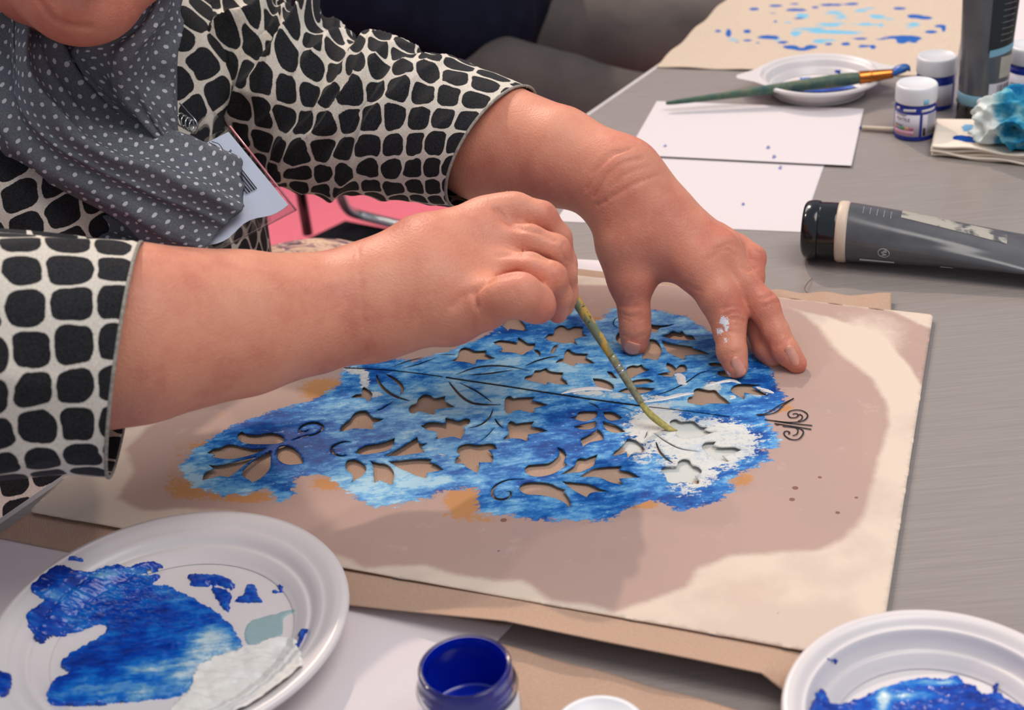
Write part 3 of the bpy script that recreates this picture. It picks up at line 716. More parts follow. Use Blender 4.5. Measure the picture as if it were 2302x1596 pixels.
B_([(573,1112,1),(620,1080),(668,1050),(680,1015),(700,1003),(742,1006,1),(760,998),(817,979,1),(800,1020),(790,1055),(740,1080),(700,1095),(640,1100)])
B_([(693,1125,1),(780,1075),(860,1060),(978,1055,1),(953,1082,1),(1020,1092),(1093,1131,1),(1020,1134),(955,1140,1),(982,1179,1),(900,1162),(820,1130)])
B_([(580,1151,1),(680,1160),(760,1170),(830,1200),(902,1222,1),(830,1221),(770,1230),(745,1257,1),(700,1235),(650,1205)])
B_([(308,1200),(330,1170),(400,1157),(500,1165),(560,1190),(612,1208,1),(596,1218,1),(622,1250),(640,1290),(636,1327,1),(600,1292),(540,1264),(450,1246),(360,1240),(322,1222)])
bB([(345,1141),(240,1146),(165,1175),(132,1220),(148,1260),(200,1272),(248,1252),(250,1222),(222,1222)],17)
B_([(912,992,1),(922,965),(955,940),(990,905),(1010,880),(1050,884),(1082,902),(1112,936),(1105,970),(1055,968),(1010,1006,1),(1003,966,1),(960,984)])
B_([(1284,792),(1285,765),(1318,752),(1355,768),(1400,765),(1440,768),(1480,800),(1530,806,1),(1505,822,1),(1550,838),(1592,831,1),(1520,855),(1440,875),(1360,878),(1322,860),(1326,828),(1300,812)])
B_([(1490,937),(1510,905),(1582,898,1),(1560,928,1),(1620,935),(1700,935),(1747,954,1),(1680,980),(1622,990,1),(1667,1031,1),(1590,1017),(1540,992),(1518,970)])
B_([(1230,1090),(1235,1065),(1280,1058),(1330,1055),(1335,1030),(1370,1010),(1410,1020),(1425,1050),(1460,1060),(1488,1085),(1480,1110),(1445,1120),(1470,1150),(1466,1175),(1420,1165),(1360,1160),(1320,1170),(1270,1160),(1255,1122)])
bB([(1175,842),(1250,895),(1350,945),(1478,966)],8); bB([(1192,901),(1215,960),(1255,1005),(1302,1037)],17)
bB([(928,668),(1000,685),(1062,711)],5); bB([(1137,832),(1130,858),(1116,882)],6); bB([(1500,510),(1600,510),(1682,526)],5)

SA, SB, SCn = W(65, 1149, ZS), W(1974, 1491, ZS), W(2098, 707, ZS)
SF = W(1292, 618, ZS); sd = (SCn-SB); sd /= np.linalg.norm(sd)
SE = SA+sd*.10; SG = T2(.42, .012, TZ+ZS)
def rounded(P, r=.004):
    out = []; n = len(P)
    for i in range(n):
        a, b, c = P[i-1], P[i], P[(i+1) % n]; u = (a-b)/np.linalg.norm(a-b); v = (c-b)/np.linalg.norm(c-b)
        for t in (0, .25, .5, .75, 1): out.append((1-t)**2*(b+u*r)+2*t*(1-t)*b+t*t*(b+v*r))
    return np.array(out)
edge = rounded(np.array([SA, SB, SCn, SF, SG, SE])[:, :2])
holes = [np.array([W(x, y, ZS)[:2] for x, y in h]) for h in H]
hpx = H
lo, hi = edge.min(0), edge.max(0)
gx, gy = np.meshgrid(np.arange(lo[0], hi[0], .0022), np.arange(lo[1], hi[1], .0022)); G = np.c_[gx.ravel(), gy.ravel()]
G[::2] += .0003; G = G[sd_poly(G, edge) < -.0015]
inside = np.zeros(len(G), bool)
for h in holes:
    bb = (G > h.min(0)-.002).all(1) & (G < h.max(0)+.002).all(1)
    if bb.any(): ii = np.where(bb)[0]; inside[ii[sd_poly(G[ii], h) < .0007]] = True
G = G[~inside]
VTS, EDS = [], []
def ring_in(P):
    b = len(VTS); VTS.extend(map(tuple, P)); n = len(P); EDS.extend([(b+i, b+(i+1) % n) for i in range(n)])
den = []
for a, b in zip(edge, np.roll(edge, -1, 0)):
    k = max(1, int(np.linalg.norm(b-a)/.003)); den += [a+(b-a)*t for t in np.arange(k)/k]
ring_in(den)
for h in holes: ring_in(h)
VTS.extend(map(tuple, G))
vo, eo, fo, *_r = delaunay_2d_cdt([Vector((float(a), float(b))) for a, b in VTS], EDS, [], 0, 1e-7)
vo = np.array([[v[0], v[1]] for v in vo]); fo = np.array([f for f in fo if len(f) == 3])
cen = vo[fo].mean(1); keep = sd_poly(cen, edge) < 0
for h in holes:
    bb = (cen > h.min(0)).all(1) & (cen < h.max(0)).all(1); ii = np.where(bb & keep)[0]
    if len(ii): keep[ii[sd_poly(cen[ii], h) < 0]] = False
fo = fo[keep]
# orient upwards
cr_ = np.cross(vo[fo[:, 1]]-vo[fo[:, 0]], vo[fo[:, 2]]-vo[fo[:, 0]]); fo[cr_ < 0] = fo[cr_ < 0][:, ::-1]
us, inv = np.unique(fo, return_inverse=True); fo = inv.reshape(fo.shape); vo = vo[us]
V3 = np.c_[vo, np.full(len(vo), TZ+ZS)]
S_px = proj(V3)[:, :2]
V3[:, 2] += .0007*(fbm(S_px/160, 3)-.5)
# layers of paint as masks over the sheet (all in the plane of the sheet)
mm = .0003   # metres per px, roughly
def px_poly(L): return np.array([W(x, y, ZS)[:2] for x, y in L])
blue = px_poly([(410,1040),(440,1008),(480,983),(520,958),(560,943),(610,925),(660,912),(700,902),(735,880),(770,860),(765,838),(790,815),(830,800),(930,812),(1010,790),(1090,755),(1150,715),(1290,692),(1345,722),(1380,692),(1440,690),(1500,703),(1545,712),(1590,742),(1625,762),(1690,790),(1735,830),(1745,868),(1772,890),(1757,915),(1718,935),(1735,960),(1755,1003),(1718,1012),(1735,1035),(1690,1050),(1640,1078),(1650,1105),(1600,1135),(1560,1142),(1520,1146),(1478,1128),(1440,1128),(1395,1150),(1385,1165),(1320,1172),(1200,1168),(1150,1158),(1078,1150),(1068,1098),(1010,1098),(965,1118),(900,1132),(850,1142),(800,1122),(765,1092),(720,1066),(665,1074),(660,1110),(630,1128),(600,1096),(560,1108),(500,1115),(440,1098),(408,1070)])
sb = sd_poly(vo, blue)
cover = .5-sb/.010                       # 0..1 across about a centimetre
def gs(L, P=S_px):
    s = np.zeros(len(P))
    for x, y, rx, ry, a in L: s += a*np.exp(-(((P[:, 0]-x)/rx)**2+((P[:, 1]-y)/ry)**2))
    return s
tone = .45+gs([(610,1000,110,70,-.55),(700,1000,130,60,-.3),(840,845,70,40,-.4),(1250,930,140,45,-.5),(1220,1000,160,60,-.25),(1180,745,110,40,-.35),(1730,870,60,50,-.4),(1700,1000,40,50,-.3),(1620,935,60,18,-.5),(1500,1125,130,30,-.45),(430,1080,60,40,.6),(840,1085,120,60,.55),(960,1075,60,30,.3),
                (1120,1130,80,40,.05),(1050,900,200,70,.35),(1150,930,110,60,.3),(1400,720,80,60,.15),(1330,860,150,60,.25),(1240,800,120,40,.25),(1560,900,120,30,.3),(1330,1075,90,60,-.1),(1200,1150,120,30,-.15),(960,850,120,30,.05),(1000,1110,60,30,-.2)])
whit = gs([(1570,1000,100,52,1.0),(1480,935,55,30,.9),(1650,990,70,50,.7),(1560,1070,60,50,.8),(1440,1000,40,40,.6),(1600,872,30,10,.45),(1710,884,30,9,.6),(1530,850,18,15,.45),(1330,882,70,7,.85),(1460,893,90,8,.7),(1600,868,18,20,.8),(820,855,12,24,1.0),(795,832,26,9,.9),(845,887,24,7,.8),(990,1020,20,22,.5),(1440,955,60,30,.4)])
gold = gs([(735,880,70,34,1.0),(460,1000,80,26,.55),(430,1100,80,30,.6),(560,1118,90,18,.7),(745,1085,50,26,.9),(1045,1122,55,44,1.0),(1435,1132,55,13,.9),(1740,915,42,16,1.0),(1335,722,40,12,.9),(1575,748,26,20,.6),(1670,1078,40,26,.7),(1240,1168,200,12,.5),(390,1050,26,40,.4),(1760,850,20,16,.4),(520,935,110,12,.4)])
stp = px_poly([(262,1120),(300,1060),(285,1010),(330,960),(700,820),(1290,640),(1500,640),(1720,665),(1800,700),(1850,742),(1905,800),(1960,850),(1990,900),(1996,960),(1975,1030),(1960,1090),(1940,1160),(1905,1205),(1850,1238),(1760,1240),(1640,1252),(1570,1278),(1545,1318),(1480,1345),(1385,1375),(1330,1362),(1240,1350),(1170,1305),(1060,1300),(950,1272),(820,1275),(740,1240),(640,1195),(520,1150),(400,1142),(320,1150)])
s2 = sd_poly(vo, stp); stain = np.clip(.5-s2/.012+.25*(fbm(S_px/70, 9)-.5), 0, 1)
corner = sd_poly(vo, px_poly([(2003,697),(2098,742),(2098,800),(2080,880),(2050,830),(1985,760),(1860,712),(1760,690),(1740,668)]))
stain = np.maximum(stain, np.clip(.5-corner/.008, 0, .8))
stain *= 1-np.clip(gs([(1950,760,80,50,.9)]), 0, 1)*.8
tan = gs([(220,1080,160,60,.5),(560,880,180,40,.3),(1850,770,60,40,.2),(1690,1330,120,40,.25),(1960,1000,20,80,.2)])
m = NT('stencil_paper', .62, .22)
o = m.obj(); st = m.map(o, (1, 1, 1), (0, 0, math.radians(-35)))
n0 = m.noise(o, 14, 4, .6); n1 = m.noise(m.map(o, (46, 95, 1), (0, 0, math.radians(20))), 1, 5, .68); n2 = m.noise(o, 330, 4, .75); n3 = m.noise(o, 60, 5, .7)
n4 = m.noise(m.map(o, (85, 260, 1), (0, 0, math.radians(-32))), 1, 5, .75)
paper = m.mix(m.step(m.math('ADD', m.attr('stain'), m.math('MULTIPLY', m.math('SUBTRACT', n3, .5), .5)), .25, .75), lin((216, 199, 181)), lin((178, 150, 139)))
paper = m.mix(m.math('MULTIPLY', m.step(n0, .45, .65), .3), paper, lin((170, 144, 136)))
paper = m.mix(m.math('MULTIPLY', m.attr('tan'), .5), paper, lin((206, 176, 150)))
paper = m.mix(m.math('MULTIPLY', m.step(n3, .6, .7), .12), paper, lin((226, 206, 190)))
vr = m.n('TexVoronoi', feature='F1'); m.set(vr.inputs['Vector'], o); vr.inputs['Scale'].default_value = 52
dots = m.math('MULTIPLY', m.math('LESS_THAN', vr.outputs['Distance'], m.math('MULTIPLY', m.step(n0, .42, .72), .125)), .8)
paper = m.mix(dots, paper, lin((112, 66, 58)))
gk = m.step(m.math('ADD', m.attr('gold'), m.math('MULTIPLY', m.math('SUBTRACT', m.math('ADD', n3, n2), 1.0), 1.0)), .38, .62)
c = m.mix(m.math('MULTIPLY', gk, .85), paper, lin((190, 132, 72)))
tn = m.math('ADD', m.math('MULTIPLY_ADD', m.attr('tone'), .85, .17), m.math('MULTIPLY', m.math('SUBTRACT', m.math('ADD', m.math('MULTIPLY', n1, 1.6), m.math('ADD', n3, m.math('MULTIPLY', n4, .8))), 1.7), 1.25))
bl = m.ramp(tn, [(.0, lin((0, 62, 140))), (.22, lin((0, 86, 164))), (.42, lin((34, 112, 186))), (.60, lin((80, 150, 206))), (.82, lin((116, 178, 220))), (1.0, lin((164, 206, 226)))])
bl = m.mix(m.math('MULTIPLY', m.step(m.math('ADD', m.math('MULTIPLY', n4, .5), m.math('MULTIPLY', n2, .5)), .55, .66), .55), bl, lin((184, 214, 230)))
bk = m.step(m.math('ADD', m.attr('cover'), m.math('MULTIPLY', m.math('SUBTRACT', m.math('ADD', m.math('MULTIPLY', n4, 1.3), m.math('MULTIPLY', n2, .9)), 1.1), 1.5)), .42, .58)
c = m.mix(bk, c, bl)
wk = m.step(m.math('ADD', m.attr('white'), m.math('MULTIPLY', m.math('SUBTRACT', m.math('ADD', n4, m.math('ADD', n2, n3)), 1.5), 1.4)), .45, .62)
c = m.mix(m.math('MULTIPLY', wk, m.math('MULTIPLY', m.math('GREATER_THAN', m.attr('white'), .12), m.math('SUBTRACT', 1.0, m.math('MULTIPLY', m.step(m.math('ADD', n2, n3), .95, 1.25), .42)))), c, lin((216, 217, 210)))
m.base(c); m.rough(m.math('SUBTRACT', .68, m.math('MULTIPLY', bk, .12)))
m.bump(m.math('ADD', m.math('MULTIPLY', n2, bk), m.math('MULTIPLY', n4, m.math('ADD', bk, wk))), .35, .0007)
sten = mesh_obj('paper_stencil', V3, fo, m.m, smooth=True)
for nme, v in (('cover', cover), ('tone', tone), ('white', whit), ('gold', gold), ('stain', stain), ('tan', tan)): vattr(sten, nme, v)
solid(sten, .0007, -1)
tag(sten, 'large paper stencil with cut out leaves, painted blue and white, under both hands', 'stencil')
# ink drawing at the right end of the painted area, and other lines
def zC(L): return [(1700+x*.3132, 600+y*.3132) for x, y in L]
ink = []
for L, wd in (([(60,1100),(200,1118),(290,1118),(345,1105),(370,1070),(340,1040),(290,1031),(242,1040),(228,1062),(245,1085),(285,1085),(302,1068),(285,1056),(262,1062)], .00045), ([(300,1112),(325,1098),(330,1075),(310,1060)], .0004),
              ([(130,1110),(260,1128),(402,1143)], .0005), ([(130,1128),(260,1148),(396,1170)], .0005),
              ([(190,1148),(290,1158),(330,1175),(337,1200),(305,1240),(250,1242),(207,1217),(200,1192),(220,1183),(240,1192),(232,1205)], .00045), ([(288,1160),(300,1178),(290,1205),(262,1216)], .0004),
              ([(0,1067),(80,1052),(160,1002),(270,948)], .0004), ([(10,1070),(90,1062),(150,1042),(200,992),(270,948)], .0004)):
    Q = cr(np.array(zC(L)), 40); ink.append((np.array([W(x, y, ZS+.0001) for x, y in Q]), wd))
Vi, Fi_ = [], []
for Q, wd in ink:
    T = np.gradient(Q, axis=0); T /= np.linalg.norm(T, axis=1)[:, None]; Nn = np.c_[-T[:, 1], T[:, 0], T[:, 2]*0]; b = len(Vi)
    for p, n_ in zip(Q, Nn): Vi += [p+n_*wd, p-n_*wd]
    Fi_ += [(b+2*i, b+2*i+1, b+2*i+3, b+2*i+2) for i in range(len(Q)-1)]
Vi = np.array(Vi); Vi[:, 2] = TZ+ZS+.0007
iko = mesh_obj('ink_scrolls', Vi, Fi_, MAT['dark_ink'], sten); solid(iko, .0001)
iko['label'] = 'black ink scrolls drawn beside the paint'
# thick wet white strokes
wp = plain('wet_white_paint', (226, 224, 222), .25, .5, .03, 200)
def stroke(name, L, wd, ht, mat, parent, z0, z=lambda p: 0, seed=1):
    Q = cr(np.array([W(x, y, z0) for x, y in L]), 46); T = np.gradient(Q, axis=0); T /= np.linalg.norm(T, axis=1)[:, None]
    Nn = np.cross(T, [0, 0, 1.]); V, Fc = [], []; n = 9
    for i, (p, s) in enumerate(zip(Q, Nn)):
        t = i/45; w = wd*(math.sin(math.pi*min(1, t*.96+.02))**.5)*(.7+.6*hashnoise(np.array([t*9, seed*3.1])))
        for j in range(n):
            a = (j/(n-1)-.5)*2; h = ht*math.sqrt(max(0, 1-a*a))*(.6+.8*hashnoise(np.array([t*22+seed, a*4+seed*7])))*math.sin(math.pi*min(1, t*.96+.02))**.4
            V.append(p+s*a*w+np.array([0, 0, h]))
    for i in range(45):
        for j in range(n-1): a = i*n+j; Fc.append((a, a+1, a+n+1, a+n))
    return mesh_obj(name, V, Fc, mat, parent)
for k, L in enumerate(([(1262,885),(1300,876),(1340,874),(1378,879)], [(1440,905),(1490,897),(1530,888),(1560,884)], [(1516,842),(1528,845),(1534,860),(1545,864)], [(1585,868),(1640,856),(1665,862)], [(1700,870),(1722,878),(1740,884)], [(1640,898),(1650,893),(1640,890)])):
    w_ = stroke('paint_ridge', L, (.0022, .0018, .003, .0016, .0016, .0014)[k], .0008, wp, sten, ZS+.0001, seed=k+1)

# ------------------------------------------------------------------ clothing of person painting
def loft(name, rings, mat, parent, n=96, m=120, disp=None, uvscale=1.0, power=1.0, closed_end=None, wobble=None):
    """rings: rows of centre(3), V(3), N(3); point = C + V cos + N sin"""
    Rg = cr(np.array(rings, float), m); th = np.linspace(0, 2*np.pi, n, endpoint=False)
    ct, st_ = np.cos(th), np.sin(th)
    P = Rg[:, None, 0:3]+Rg[:, None, 3:6]*ct[None, :, None]+Rg[:, None, 6:9]*st_[None, :, None]
    L = np.r_[0, np.cumsum(np.linalg.norm(np.diff(Rg[:, :3], axis=0), axis=1))]
    mr = np.mean([(np.linalg.norm(r[3:6])+np.linalg.norm(r[6:9]))/2 for r in Rg])
    Uc = np.broadcast_to(L[:, None], (m, n)); Vc = np.broadcast_to((th*mr)[None, :], (m, n))
    if disp is not None:
        dP0 = np.gradient(P, axis=0); dP1 = np.roll(P, -1, 1)-np.roll(P, 1, 1); Nn = np.cross(dP0, dP1); Nn /= np.linalg.norm(Nn, axis=2)[..., None]+1e-12
        out = P-Rg[:, None, :3]; sg = np.sign((Nn*out).sum(2).mean()); P = P+Nn*sg*disp(Uc, Vc, th[None, :], np.linspace(0, 1, m)[:, None])[..., None]
    Fc = []
    for i in range(m-1):
        for j in range(n): j2 = (j+1) % n; Fc.append((i*n+j, i*n+j2, (i+1)*n+j2, (i+1)*n+j))
    o = mesh_obj(name, P.reshape(-1, 3), Fc, mat, parent)
    ul = o.data.uv_layers.new(name='UVMap'); k = 0; uvd = np.zeros((len(o.data.loops), 2))
    li = np.zeros(len(o.data.loops), int); o.data.loops.foreach_get('vertex_index', li)
    ii, jj = li//n, li % n; uvd[:, 0] = L[ii]; fj = jj.copy().astype(float)
    seam = (np.arange(len(li))//4); js = jj.reshape(-1, 4); wrap = (js.max(1)-js.min(1)) > 1
    fj = fj.reshape(-1, 4); fj[wrap] = np.where(fj[wrap] == 0, n, fj[wrap]); uvd[:, 1] = fj.ravel()*2*np.pi/n*mr
    ul.data.foreach_set('uv', uvd.ravel()); return o, P
def pxring(T, B, w, npx, dn):
    t, b = D(*T, w), D(*B, w); c = (t+b)/2; cpx = ((T[0]+B[0])/2, (T[1]+B[1])/2)
    nr = D(cpx[0]+npx[0], cpx[1]+npx[1], w-dn)-c; return np.r_[c, (t-b)/2, nr]
def ridge(x): return 1-np.abs(np.sin(x))**.8
def sl_disp(U, V, th, t):
    p = np.stack([U*9, V*9], -1)*np.ones(U.shape)[..., None]; n = fbm(p, 5)
    a = np.exp(-((t-.36)/.30)**2)+.15
    f = a*(.0170*(ridge(U*50+V*24+n*5)-.5)+.0085*(ridge(U*112+V*56+n*7)-.5))
    return (f*(.3+.7*(.5+.5*np.cos(th-.5)))+.005*(n-.5))*np.clip((1-t)*5, .08, 1)
Z_ = np.array([0, 0, 1.])
rl = [np.r_[BP(.10, .0, .15), Z_*.072, EI3*.070], pxring((470, -95), (450, 270), 1.17, (-10, 0), .08), pxring((610, -30), (530, 375), 1.135, (-10, 0), .08), pxring((705, 25), (610, 425), 1.11, (-12, 0), .075),
      pxring((800, 62), (705, 448), 1.09, (-15, 0), .07), pxring((885, 85), (805, 444), 1.07, (-20, -5), .066), pxring((980, 118), (895, 452), 1.055, (-30, -10), .062),
      pxring((1085, 152), (970, 460), 1.04, (-45, -15), .058), pxring((1192, 197), (1024, 468), 1.03, (-62, -28), .056)]
slv, PL = loft('jacket_sleeve', rl, MAT['net'], person, 150, 190, sl_disp); solid(slv, .0014, -1)
def sr_disp(U, V, th, t):
    p = np.stack([U*8, V*8], -1)*np.ones(U.shape)[..., None]; n = fbm(p, 15)
    return (.010*(n-.5)+.004*(ridge(V*40+n*4)-.5))*np.clip((1-t)*6, .05, 1)
rr = [np.r_[BP(-.09, 0, .145), Z_*.072, EI3*-.070], np.r_[BP(-.19, .0, .125), Z_*.070-ED3*.03, EI3*-.070], np.r_[(BP(-.24, .01, .10)+D(-560, 825, .775))/2, Z_*.066+ED3*.02, np.array([-.068, .01, 0])], np.r_[D(-560, 825, .785), Z_*.070, np.array([-.050, -.050, 0])],
      pxring((-330, 488), (-340, 1125), .735, (0, 0), .078), pxring((-120, 498), (-150, 1095), .74, (-5, 0), .075), pxring((80, 512), (40, 1078), .752, (-10, 0), .07),
      pxring((220, 530), (150, 1068), .760, (-14, 0), .066), pxring((319, 545), (246, 1073), .765, (-24, 0), .062)]
srv, PR = loft('jacket_sleeve', rr, MAT['net'], person, 150, 170, sr_disp); solid(srv, .0018, -1)
# hem folds (turned edge) of both sleeves
def hem(P, mat, k=4):
    Q = np.concatenate([P[-1], P[-1][:1]]); return tube('sleeve_hem', Q, .0011, mat, person, 6, uvlen=False, cap=False)
mh = plain('hem_thread', (150, 144, 134), .9, .1, .3, 400)
hem(PL, mh); hem(PR, mh)
def to_disp(U, V, th, t):
    p = np.stack([U*6, V*6], -1)*np.ones(U.shape)[..., None]; n = fbm(p, 25); return .012*(n-.5)+.004*(ridge(V*30+U*10+n*5)-.5)
tr = []
for z, a, b, fr in ((-.31, .245, .175, .02), (-.18, .24, .17, .02), (-.02, .20, .145, .01), (.10, .20, .135, .02), (.17, .195, .125, .02), (.22, .165, .105, .01), (.255, .11, .085, .0), (.28, .075, .07, .0)):
    tr.append(np.r_[BP(-.09 if z < -.1 else -.05 if z < .12 else -.02, fr, z), EI3*b, ED3*(a-(.03 if z < .12 else .01))])
jk, _ = loft('jacket_body', tr, MAT['net'], person, 160, 120, to_disp); solid(jk, .0015, -1)
# armhole seam and front edge as fine cords on the jacket
# floral skirt over the lap and down to the floor
m = NT('floral_cloth', .85, .15); o_ = m.obj(); na = m.noise(o_, 38, 3, .6, 1.2); nb_ = m.noise(o_, 70, 3, .7, .6)
c = m.ramp(na, [(.32, lin((70, 56, 66))), (.42, lin((150, 118, 120))), (.5, lin((214, 178, 152))), (.62, lin((222, 190, 162))), (.72, lin((176, 130, 140)))])
m.base(m.mix(m.step(nb_, .55, .66), c, lin((128, 96, 120)))); MAT['floral'] = m.m
Zv = np.array([0, 0, 1.])
sk = [np.r_[BP(0, -.06, -.20), Zv*.12, ED3*.20], np.r_[BP(.065, .04, -.152), Zv*.118, ED3*.205], np.r_[BP(.07, .14, -.158), Zv*.11, ED3*.205], np.r_[BP(.05, .24, -.15), Zv*.105, ED3*.21], np.r_[BP(.02, .34, -.155), Zv*.10, ED3*.22], np.r_[BP(.02, .42, -.22), Zv*.07+EI3*.06, ED3*.21],
      np.r_[BP(.02, .45, -.35), EI3*.09, ED3*.20], np.r_[BP(.02, .44, -.66), EI3*.11, ED3*.22]]
skt, _ = loft('skirt', sk, MAT['floral'], person, 90, 70, lambda U, V, th, t: .008*(fbm(np.stack([U*10, V*10], -1)*np.ones(U.shape)[..., None], 33)-.5)); solid(skt, .0015, -1)
for s_ in (-.09, .10):
    tube('shoe', [BP(s_, .36, -.725), BP(s_, .42, -.715), BP(s_, .50, -.728), BP(s_, .56, -.735)], [.018, .034, .03, .012], MAT['black_plastic'], person, 14, 20)

for e_ in EYES:
    q_ = fw*.9-upv*.35
    eye = lathe('eye', [(0, -.0125), (.0075, -.010), (.0115, -.005), (.0125, 0), (.0115, .005), (.0075, .010), (0, .0125)], MAT['skin'], person, 24, c=e_)
    vattr(eye, 'red', np.full(len(eye.data.vertices), .4)); vattr(eye, 'paint', np.zeros(len(eye.data.vertices))); eye['label'] = 'lowered eyelid'
    tube('eyelashes', [e_+sdv*x+fw*(.0127*math.cos(x/.0127))-upv*(.004+.002*math.cos(x/.006)) for x in np.linspace(-.011, .011, 9)], .0007, MAT['dark_ink'], person, 6, 20)
    tube('eyebrow', [e_+sdv*x+fw*(.011-abs(x)*.2)+upv*(.0235-.1*abs(x)) for x in np.linspace(-.018, .018, 7)], [.0008, .002, .0024, .0026, .0024, .002, .0008], MAT['hair'], person, 8, 24)
# hair
HR = Blob(); HR.add([(D(140, -270, .955), .094), (D(190, -330, .955), .090)], .03); HR.add([(D(90, -200, .985), .06), (D(60, -90, 1.0), .045)], .03)
lo, hi_ = HR.bounds(); Vh, Fh = surface_nets(HR.f, lo, hi_, .005); Vh = Vh+vnormals(Vh, Fh)*(.006*(fbm(Vh*np.array([60, 60, 12]), 2)-.5))[:, None]
mesh_obj('hair', Vh, Fh, MAT['hair'], person)

# ------------------------------------------------------------------ dotted scarf: draped bands
def drape(rows, mat, name, n=(110, 60), folds=(), thick=.0012, seed=0, amp=.004):
    """rows: grid of (px, py, depth); folds along t"""
    G_ = np.array([[D(*p) for p in r] for r in rows]); a = cr(G_, n[0]); a = cr(a.transpose(1, 0, 2), n[1]).transpose(1, 0, 2)
    s = np.linspace(0, 1, n[0])[:, None]; t = np.linspace(0, 1, n[1])[None, :]
    du = np.r_[0, np.cumsum(np.linalg.norm(np.diff(a[:, n[1]//2], axis=0), axis=1))]; W0 = np.mean(np.linalg.norm(np.diff(a, axis=1), axis=2).sum(1)); dv = np.linspace(0, W0*1.15, n[1])
    d0 = np.gradient(a, axis=0); d1 = np.gradient(a, axis=1); N_ = np.cross(d0, d1); N_ /= np.linalg.norm(N_, axis=2)[..., None]+1e-12
    sg = np.sign(((CAM-a)*N_).sum(2).mean()); N_ *= sg
    nz = fbm(np.stack([s*4+0*t, t*3+0*s], -1), seed+40)
    h = amp*(nz-.5)*1.5
    for k, ph, am, drift in folds: h = h+am*(1-np.abs(np.sin(np.pi*(t*k+ph+drift*s+.35*(nz-.5))))**.75-.4)
    a = a+N_*h[..., None]; V = a.reshape(-1, 3); Fc = []
    for i in range(n[0]-1):
        for j in range(n[1]-1): q = i*n[1]+j; Fc.append((q, q+1, q+n[1]+1, q+n[1]))
    uv = np.stack([np.broadcast_to(du[:, None], a.shape[:2]), np.broadcast_to(dv[None], a.shape[:2])], -1).reshape(-1, 2)
    return V, Fc, uv
bands = []
bands.append(drape([[(120, -110, .955), (60, -70, .945), (0, 0, .94), (-60, 120, .95)], [(92, 20, .955), (50, 60, .935), (5, 130, .93), (-70, 240, .95)], [(120, 84, .95), (70, 180, .930), (25, 260, .93), (-20, 345, .96)], [(205, 215, .975), (160, 280, .94), (105, 345, .94), (60, 400, .97)],
   [(300, 268, .985), (258, 335, .95), (215, 400, .95), (165, 450, .975)], [(400, 290, .99), (365, 365, .955), (320, 440, .95), (268, 500, .975)], [(480, 318, 1.0), (455, 400, .96), (415, 475, .955), (330, 548, .975)], [(528, 348, 1.0), (552, 440, .985), (505, 510, .97), (440, 575, .975)]],
   None, 's', folds=((2.6, .15, .010, -.5), (5.2, .4, .004, -.8)), seed=1))
bands.append(drape([[(300, -120, .93), (360, -120, .94), (430, -120, .98)], [(300, -20, .92), (370, -20, .93), (412, -10, .97)], [(262, 62, .925), (345, 50, .925), (408, 60, .975)], [(195, 90, .935), (300, 120, .93), (402, 130, .975)],
   [(160, 130, .955), (290, 190, .945), (404, 205, .985)], [(230, 220, .97), (330, 260, .965), (408, 292, .99)], [(320, 290, .985), (380, 330, .98), (420, 350, 1.0)]],
   None, 's', folds=((2.4, .5, .007, .6), (4.3, .1, .003, .4)), seed=2))
bands.append(drape([[(40, 100, .96), (90, 40, .975), (60, -40, .99)], [(120, 130, .955), (160, 100, .965), (150, 60, .99)], [(200, 140, .955), (230, 115, .955), (250, 70, .985)], [(300, 130, .96), (300, 95, .96), (310, 40, .985)]], None, 's', n=(60, 30), folds=((1.5, .2, .004, .2),), seed=3))
bands.append(drape([[(130, 440, 1.03), (110, 520, 1.03), (110, 600, 1.03)], [(200, 450, 1.0), (190, 530, 1.0), (190, 600, 1.01)], [(280, 480, 1.01), (290, 540, 1.0), (300, 600, 1.01)], [(340, 520, 1.02), (350, 560, 1.01), (360, 610, 1.01)]], None, 's', n=(60, 40), folds=((3, .2, .007, .3),), seed=4))
b_ = 0; Vs, Fs_, Us = [], [], []
scarf = None
for i, (V_, F_l, uv_) in enumerate(bands):
    o = solid(mesh_obj('scarf', V_, F_l, MAT['dots'], person if scarf is None else scarf, uvs=uv_), .0012)
    if scarf is None: scarf = o
    else: o.name = ('scarf_wrap', 'scarf_wrap', 'scarf_tail')[i-1]

# ------------------------------------------------------------------ name badge hanging at her chest
m = NT('clear_vinyl', .08, .5); m.b.inputs['Transmission Weight'].default_value = 1.0; m.b.inputs['IOR'].default_value = 1.15; m.base((.92, .94, .98, 1)); m.b.inputs['Alpha'].default_value = .35; MAT['vinyl'] = m.m
MAT['badge_paper'] = plain('badge_paper', (206, 214, 228), .6, .3, .03, 20)
bT, bR, bB, bL = D(512, 288, 1.005), D(654, 474, .985), D(475, 565, .975), D(333, 379, .995)
badge = thing('name_badge', (bT+bR+bB+bL)/4, 'white name badge in a clear vinyl sleeve hanging over the netted jacket', 'badge')
bu = (bT-bL); bv = (bB-bL); bn = np.cross(bu, bv); bn /= np.linalg.norm(bn); bn *= np.sign((CAM-bL)@bn)
def bq(u, v, h=0): return bL+bu*u+bv*v+bn*h
def quad(name, c, mat, parent, t=.0003): return solid(mesh_obj(name, c, [(0, 1, 2, 3)], mat, parent, smooth=False), t)
tear = [bq(u, .93+.03*math.sin(u*9)+.02*hashnoise(np.array([u*8, 3.])), .0004) for u in np.linspace(1, .02, 14)]
pv = [bq(.02, .04, .0004), bq(.98, .04, .0004)]+tear
bp_ = solid(mesh_obj('badge_insert', pv, [tuple(range(len(pv)))], MAT['badge_paper'], badge, smooth=False), .0004)
quad('vinyl_sleeve', [bq(0, 0, .0016), bq(1.03, 0, .0016), bq(1.03, 1.03, .0016), bq(0, 1.03, .0016)], MAT['vinyl'], badge)
